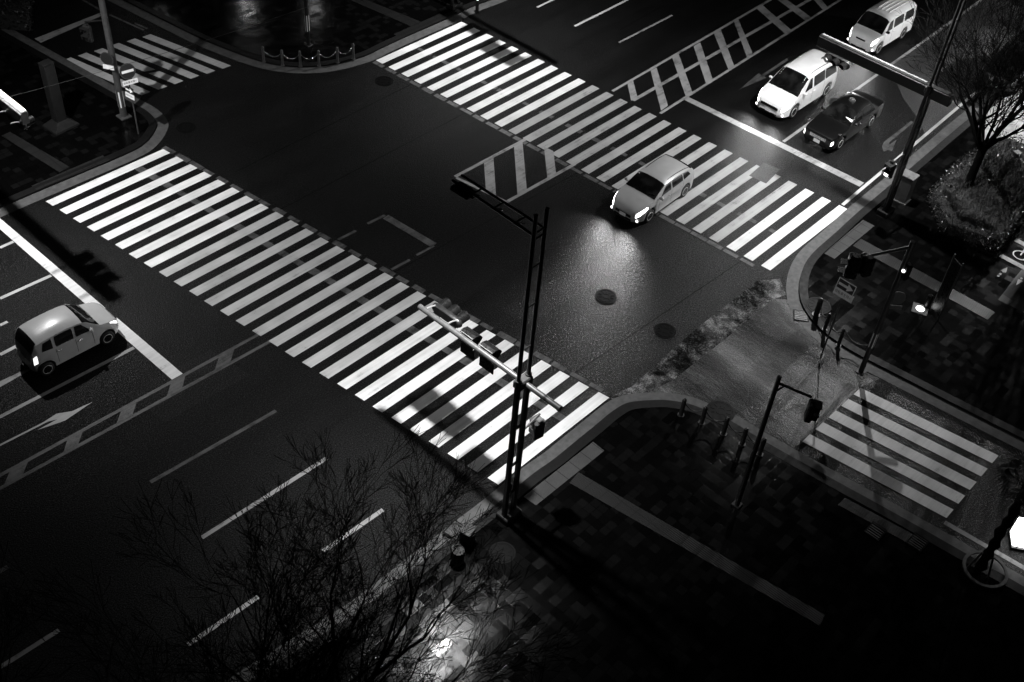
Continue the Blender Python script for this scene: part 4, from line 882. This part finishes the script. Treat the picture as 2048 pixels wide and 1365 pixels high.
# ------------------------------------------------------------------ trees and plants
def branch_tree(name, label, loc, h0, r0, leaders, spread, length, depth, seed, group=None, fork=1.0):
    t = thing(name, label, 'tree', loc, 0, group); R_ = random.Random(seed)
    tr = MB(); tr.tube([(0, 0, -.1), (0, 0, .25), (R_.uniform(-.05, .05), 0, h0 * .6), (0, 0, h0)], [r0 * 1.5, r0 * 1.1, r0 * .95, r0], 10); tr.build('trunk', BARK, t)
    br = MB()
    def grow(p, d, ln, r, dep):
        n = 4 if dep > 2 else 3; pts = [p]; rr = [r]; q_ = p; dd = d.copy()
        for k in range(n):
            dd = (dd + Vector((R_.gauss(0, .10), R_.gauss(0, .10), .05 + R_.gauss(0, .06)))).normalized(); q_ = q_ + dd * ln / n; pts.append(q_); rr.append(max(.0065, r * (1 - .42 * (k + 1) / n)))
        br.tube(pts, rr, 6 if r > .03 else (4 if r > .012 else 3), False)
        if dep <= 0: return
        kids = R_.choice((2, 3)) if dep > 2 else (R_.choice((2, 2, 3)) if dep > 1 else 3)
        for k in range(kids):
            ax = dd.orthogonal().normalized(); ax.rotate(Matrix.Rotation(R_.uniform(0, 6.283), 3, dd)); nd = dd.copy(); nd.rotate(Matrix.Rotation(R_.uniform(.22, .62) * fork, 3, ax))
            grow(q_, nd, ln * R_.uniform(.62, .85), rr[-1] * R_.uniform(.72, .95), dep - 1)
        for k in range(R_.choice((1, 2, 2))):
            j = R_.randint(1, n - 1); ax = dd.orthogonal().normalized(); ax.rotate(Matrix.Rotation(R_.uniform(0, 6.283), 3, dd)); nd = dd.copy(); nd.rotate(Matrix.Rotation(R_.uniform(.5, .95) * fork, 3, ax))
            grow(pts[j], nd, ln * R_.uniform(.4, .65), rr[j] * .45, dep - 2 if dep > 2 else 0)
    for k in range(leaders):
        a_ = 2 * PI * k / leaders + R_.uniform(-.4, .4); s_ = spread * R_.uniform(.35, 1.15) if k else .1
        grow(Vector((0, 0, h0 - .05 - .25 * R_.random())), Vector((math.cos(a_) * math.sin(s_), math.sin(a_) * math.sin(s_), math.cos(s_))), length * R_.uniform(.85, 1.15), r0 * R_.uniform(.42, .6), depth)
    br.build('crown', BARK, t)
    return t
branch_tree('bare_tree', 'large leafless street tree in the foreground at lower left', P(640, 1605, KH), 1.9, .22, 12, .95, 2.5, 6, 3)
branch_tree('bare_tree', 'leafless tree rising from the hedge at the right edge', (45.6, 12.33, KH), 2.6, .19, 10, .78, 2.6, 6, 9)
branch_tree('bare_tree', 'small leafless tree at the bottom left corner', P(45, 1475, KH), 1.6, .08, 5, .5, 1.4, 4, 21)
branch_tree('bare_tree', 'leafless tree with fine twigs at the top right behind the lamp mast', (54.5, 10.2, KH), 2.4, .12, 8, .7, 2.2, 5, 30)

def leaf_mass(name, label, cat, quads, n, size, mat, seed, core=True):
    """quads: footprint polygon (world xy), height"""
    fp, h = quads; R_ = random.Random(seed); c = sum((Vector((p[0], p[1], 0)) for p in fp), Vector()) / len(fp); c.z = KH
    t = thing(name, label, cat, c)
    lp = [Vector((p[0], p[1], 0)) - Vector((c.x, c.y, 0)) for p in fp]
    if core:
        k = MB(); k.loft([[p * f_ + Vector((0, 0, z)) for p in lp] for z, f_ in ((-.02, .95), (h * .7, .93), (h * .85, .86))], False); k.build('twig_core', LEAF_DARK, t)
    m = MB()
    tri = [(lp[0], lp[i], lp[i + 1]) for i in range(1, len(lp) - 1)]; ar = [((b - a).cross(c_ - a)).length for a, b, c_ in tri]
    for i in range(n):
        if i % 3 == 0:
            j = R_.randrange(len(lp)); p = lp[j].lerp(lp[(j + 1) % len(lp)], R_.random()) * R_.uniform(.93, 1.02); p = p + Vector((0, 0, R_.uniform(.02, h)))
        else:
            a, b, c_ = R_.choices(tri, ar)[0]; u, v = R_.random(), R_.random()
            if u + v > 1: u, v = 1 - u, 1 - v
            p = a + (b - a) * u + (c_ - a) * v; p = p + Vector((0, 0, h * (R_.uniform(.82, 1.06) + .08 * math.sin(p.x * 3) * math.cos(p.y * 4))))
        s_ = size * R_.uniform(.5, 1.3); M_ = Matrix.Rotation(R_.uniform(0, 6.28), 3, 'Z') @ Matrix.Rotation(R_.gauss(0, .7), 3, 'X') @ Matrix.Rotation(R_.gauss(0, .7), 3, 'Y')
        m.poly([p + M_ @ Vector(q_) * s_ for q_ in ((-1, 0, 0), (0, -.45, 0), (1, 0, 0), (0, .45, 0))])
    m.build('foliage', mat, t, fix=False); return t
hfp = [(43.9, 13.3), (42.2, 11.6), (42.9, 9.35), (46.5, 9.6), (52, 9.8), (51, 13.2), (47.4, 13.6)]
leaf_mass('hedge', 'low clipped hedge filling the bed around the right tree', 'hedge', (hfp, .62), 9000, .055, LEAF, 4)
def grass(fp, n, h, seed, label):
    R_ = random.Random(seed); m = MB(); c = sum((Vector((p[0], p[1], 0)) for p in fp), Vector()) / len(fp)
    for _ in range(n):
        i = R_.randrange(1, len(fp) - 1); a, b, d = [Vector((q_[0], q_[1], 0)) for q_ in (fp[0], fp[i], fp[i + 1])]; u, v = R_.random(), R_.random()
        if u + v > 1: u, v = 1 - u, 1 - v
        p = a + (b - a) * u + (d - a) * v; p.z = KH + .45
        for k in range(5):
            an = R_.uniform(0, 6.28); le = h * R_.uniform(.5, 1.1); o = Vector((math.cos(an), math.sin(an), 0)); w_ = Vector((-o.y, o.x, 0)) * .008
            q1 = p + o * le * .18 + Vector((0, 0, le * .6)); q2 = p + o * le * R_.uniform(.3, .6) + Vector((0, 0, le * .9))
            m.poly([p - w_, p + w_, q1 + w_, q1 - w_]); m.poly([q1 - w_, q1 + w_, q2])
    o = m.build('grass', BLADE, None, fix=False); tag(o, label, 'grass', None, 'stuff'); return o
grass([(44.3, 12.9), (42.9, 11.4), (43.4, 10.0), (49, 10.2), (49, 12.8)], 800, .6, 8, 'dry ornamental grass growing through the clipped hedge')
leaf_mass('hedge', 'shrubby planting in the far left corner above the dark side street', 'hedge', ([(P(-40, 60).x, P(-40, 60).y), (P(66, 70).x, P(66, 70).y), (P(70, 10).x, P(70, 10).y), (P(-20, -60).x, P(-20, -60).y), (P(-90, -30).x, P(-90, -30).y)], 1.1), 3000, .09, LEAF, 14)
# palm at the right edge
pb_ = P(1957, 1140, KH); palm = thing('palm_tree', 'small palm with a rough trunk and stakes at the right edge', 'tree', pb_)
m = MB(); R_ = random.Random(2); m.tube([(R_.uniform(-.03, .03), R_.uniform(-.03, .03), z * .28) for z in range(16)], [.16 + .035 * ((k % 2) * 2 - 1) + (.06 if k > 13 else 0) - k * .002 for k in range(16)], 10); m.build('trunk', BARK, palm)
m = MB(); topc = Vector((0, 0, 4.25))
for k in range(26):
    a_ = 2 * PI * k / 26 + R_.uniform(-.2, .2); el = R_.uniform(-.2, 1.1); ln = R_.uniform(.8, 1.15); o = Vector((math.cos(a_), math.sin(a_), 0)); q0 = topc; q1 = topc + (o * math.cos(el) + Vector((0, 0, math.sin(el)))) * ln * .6
    m.tube([q0, q1], .012, 4, False); fd = (q1 - q0).normalized(); sd = fd.cross(Vector((0, 0, 1))).normalized()
    for j in range(11):
        b_ = (j - 5) * .2; d = (fd * math.cos(b_) + sd * math.sin(b_)); q2 = q1 + d * ln * .55 + Vector((0, 0, -.16 * abs(j - 5) / 5 - .12)); qm = q1 + d * ln * .3; w_ = fd.cross(d); w_ = (sd if w_.length < .01 else d.cross(Vector((0, 0, 1))).normalized()) * .02
        m.poly([q1, qm + w_, q2, qm - w_])
m.build('crown', PALM, palm, fix=False)
m = MB()
for dx_, dy_ in ((.34, .12), (-.22, .3), (-.06, -.36)): m.tube([(dx_, dy_, 0), (dx_ * .5, dy_ * .5, .9)], .035, 6)
m.build('stake', STEEL_GR, palm)
m = MB(); m.grid([[Vector((math.cos(a_) * q_, math.sin(a_) * q_, z)) for a_ in [2 * PI * k / 28 for k in range(29)]] for q_, z in ((.62, .0), (.62, .06), (.72, .06), (.72, 0))], False); tag(m.build('tree_ring', GUTTER, None, (pb_.x + .15, pb_.y - .15, KH)), 'low round stone ring around the foot of the palm', 'planter')
# lit sign box on the right edge
lb = thing('lit_sign_box', 'glowing white sign box on the road side at the right edge', 'sign', P(2050, 1104, 0), RAD(32))
m = MB(); m.box((.35, 0, .05), (.75, .95, .1), None, .01); m.build('base', STEEL_DK, lb); m = MB(); m.box((.35, 0, .5), (.6, .9, .8), None, .02); m.build('light_box', emitter('sign_box_face', 1, 7), lb)
for k in range(3): m = MB(); m.box((.035 , -.3 + .3 * k, .5), (.02, .03, .82)); m.build('face_bar', STEEL_GR, lb)
# parked bicycle at the right edge
bk = thing('bicycle', 'parked bicycle with bright frame behind the hedge at the right edge', 'bicycle', P(2037, 352, KH), RAD(70))
for x_ in (-.52, .52):
    m = MB(); n = 24; m.tube([(x_ + math.cos(2 * PI * k / n) * .31, 0, .33 + math.sin(2 * PI * k / n) * .31) for k in range(n + 1)], .02, 6, False); w_ = m.build('wheel', RUBBER, bk)
    m = MB()
    for k in range(8): m.tube([(x_, 0, .33), (x_ + math.cos(k * PI / 4) * .3, 0, .33 + math.sin(k * PI / 4) * .3)], .004, 3, False)
    m.build('spokes', CHROME, w_)
m = MB(); m.tube([(-.52, 0, .33), (-.1, 0, .3), (-.2, 0, .75), (-.52, 0, .33)], .018, 6); m.tube([(-.1, 0, .3), (.36, 0, .8)], .022, 6); m.tube([(-.18, 0, .66), (.36, 0, .78)], .018, 6); m.tube([(.52, 0, .33), (.36, 0, .95)], .018, 6); m.build('frame', CHROME, bk)
m = MB(); m.box((-.22, 0, .86), (.26, .15, .06), None, .03); m.tube([(-.2, 0, .75), (-.21, 0, .85)], .014, 6); m.build('saddle', BLACKPL, bk)
m = MB(); m.tube([(.2, -.27, 1.0), (.36, -.1, 1.0), (.36, .1, 1.0), (.2, .27, 1.0)], .014, 6); m.build('handlebar', CHROME, bk); m = MB(); m.box((.55, 0, .85), (.3, .34, .24), None, .02); m.build('basket', STEEL_GR, bk)
# overhead wire
wa, wb = P(-90, 222, 8.0), P(760, -38, 8.0); m = MB(); mid = (wa + wb) / 2; m.tube([wa.lerp(wb, k / 12) - mid - Vector((0, 0, .25 * (1 - (k / 6 - 1) ** 2))) for k in range(13)], .008, 5)
tag(m.build('overhead_cable', STEEL_GR, None, mid), 'thin pale cable strung over the left and far corners', 'cable')

# ------------------------------------------------------------------ other lamps of the street (outside the frame)
def pole_lamp(loc, h, label, power, size=120, soft=.25, glow=30, aim=None):
    t = thing('street_lamp', label, 'street lamp', loc)
    m = MB(); m.tube([(0, 0, 0), (0, 0, h)], [.08, .05], 10); m.build('pole', STEEL_DK, t)
    m = MB(); m.tube([(0, 0, h + .3), (0, 0, h + .36)], [.3, .1], 14); m.build('cap', STEEL_DK, t)
    m = MB(); m.tube([(0, 0, h), (0, 0, h + .3)], [.12, .18], 14); m.build('lamp_glass', emitter('pole_lamp_glass', 1, glow), t)
    if power:
        ld = bpy.data.lights.new('street_light', 'SPOT'); ld.energy = power; ld.spot_size = RAD(size); ld.spot_blend = .8; ld.shadow_soft_size = soft
        lo = bpy.data.objects.new('street_light', ld); C.objects.link(lo); lo.parent = t; lo.location = (0, 0, h - .05)
        if aim: lo.rotation_euler = (Vector(aim) - (Vector(loc) + Vector((0, 0, h)))).to_track_quat('-Z', 'Y').to_euler()
    return t
k4 = (30 + 4.2) / 30
pole_lamp((31.61 * k4, 45.72 * k4, KH), 4.0, 'lamp beyond the far corner, first of two', 0, glow=45)
pole_lamp((34.3 * k4, 43.6 * k4, KH), 4.0, 'lamp beyond the far corner, second of two', 0, glow=25)
pole_lamp((26.8 * k4, 46.2 * k4, KH), 4.0, 'lamp up the dark side street', 0, glow=50)
pole_lamp((65.0, 12.6, KH), 4.9, 'forecourt lamp beyond the right edge', 30000, 110, .15, 30, (52, 14.0, 0))
pole_lamp((66.0, 13.8, KH), 11.0, 'next street lamp up the road beyond the top right corner', 7000, 120, .12, 30)

# ------------------------------------------------------------------ sky, camera, view
w = bpy.data.worlds.new('World'); bpy.context.scene.world = w; w.use_nodes = True; nt = w.node_tree; bg = nt.nodes['Background']
sky = nt.nodes.new('ShaderNodeTexSky'); sky.sky_type = 'NISHITA'; sky.sun_disc = False; sky.sun_elevation = RAD(1); sky.sun_rotation = RAD(200)
bw = nt.nodes.new('ShaderNodeRGBToBW'); nt.links.new(sky.outputs[0], bw.inputs[0]); nt.links.new(bw.outputs[0], bg.inputs['Color']); bg.inputs['Strength'].default_value = .0025

cam = bpy.data.cameras.new('camera'); cam.sensor_fit = 'HORIZONTAL'; cam.sensor_width = 36.0; cam.lens = FPX / 2048 * 36.0; cam.clip_end = 2000; cam.clip_start = .1
co = bpy.data.objects.new('camera', cam); C.objects.link(co)
r, d, f = Vector(RM[0]), Vector(RM[1]), Vector(RM[2])
M4 = Matrix((r, -d, -f)).transposed().to_4x4(); M4.translation = Vector((0, 0, CAMH)); co.matrix_world = M4
sc = bpy.context.scene; sc.camera = co
sc.view_settings.view_transform = 'Standard'; sc.view_settings.look = 'None'; sc.view_settings.gamma = 1.0; sc.view_settings.exposure = 0.0
sc.cycles.use_denoising = True; sc.cycles.sample_clamp_indirect = 4.0; sc.cycles.max_bounces = 6
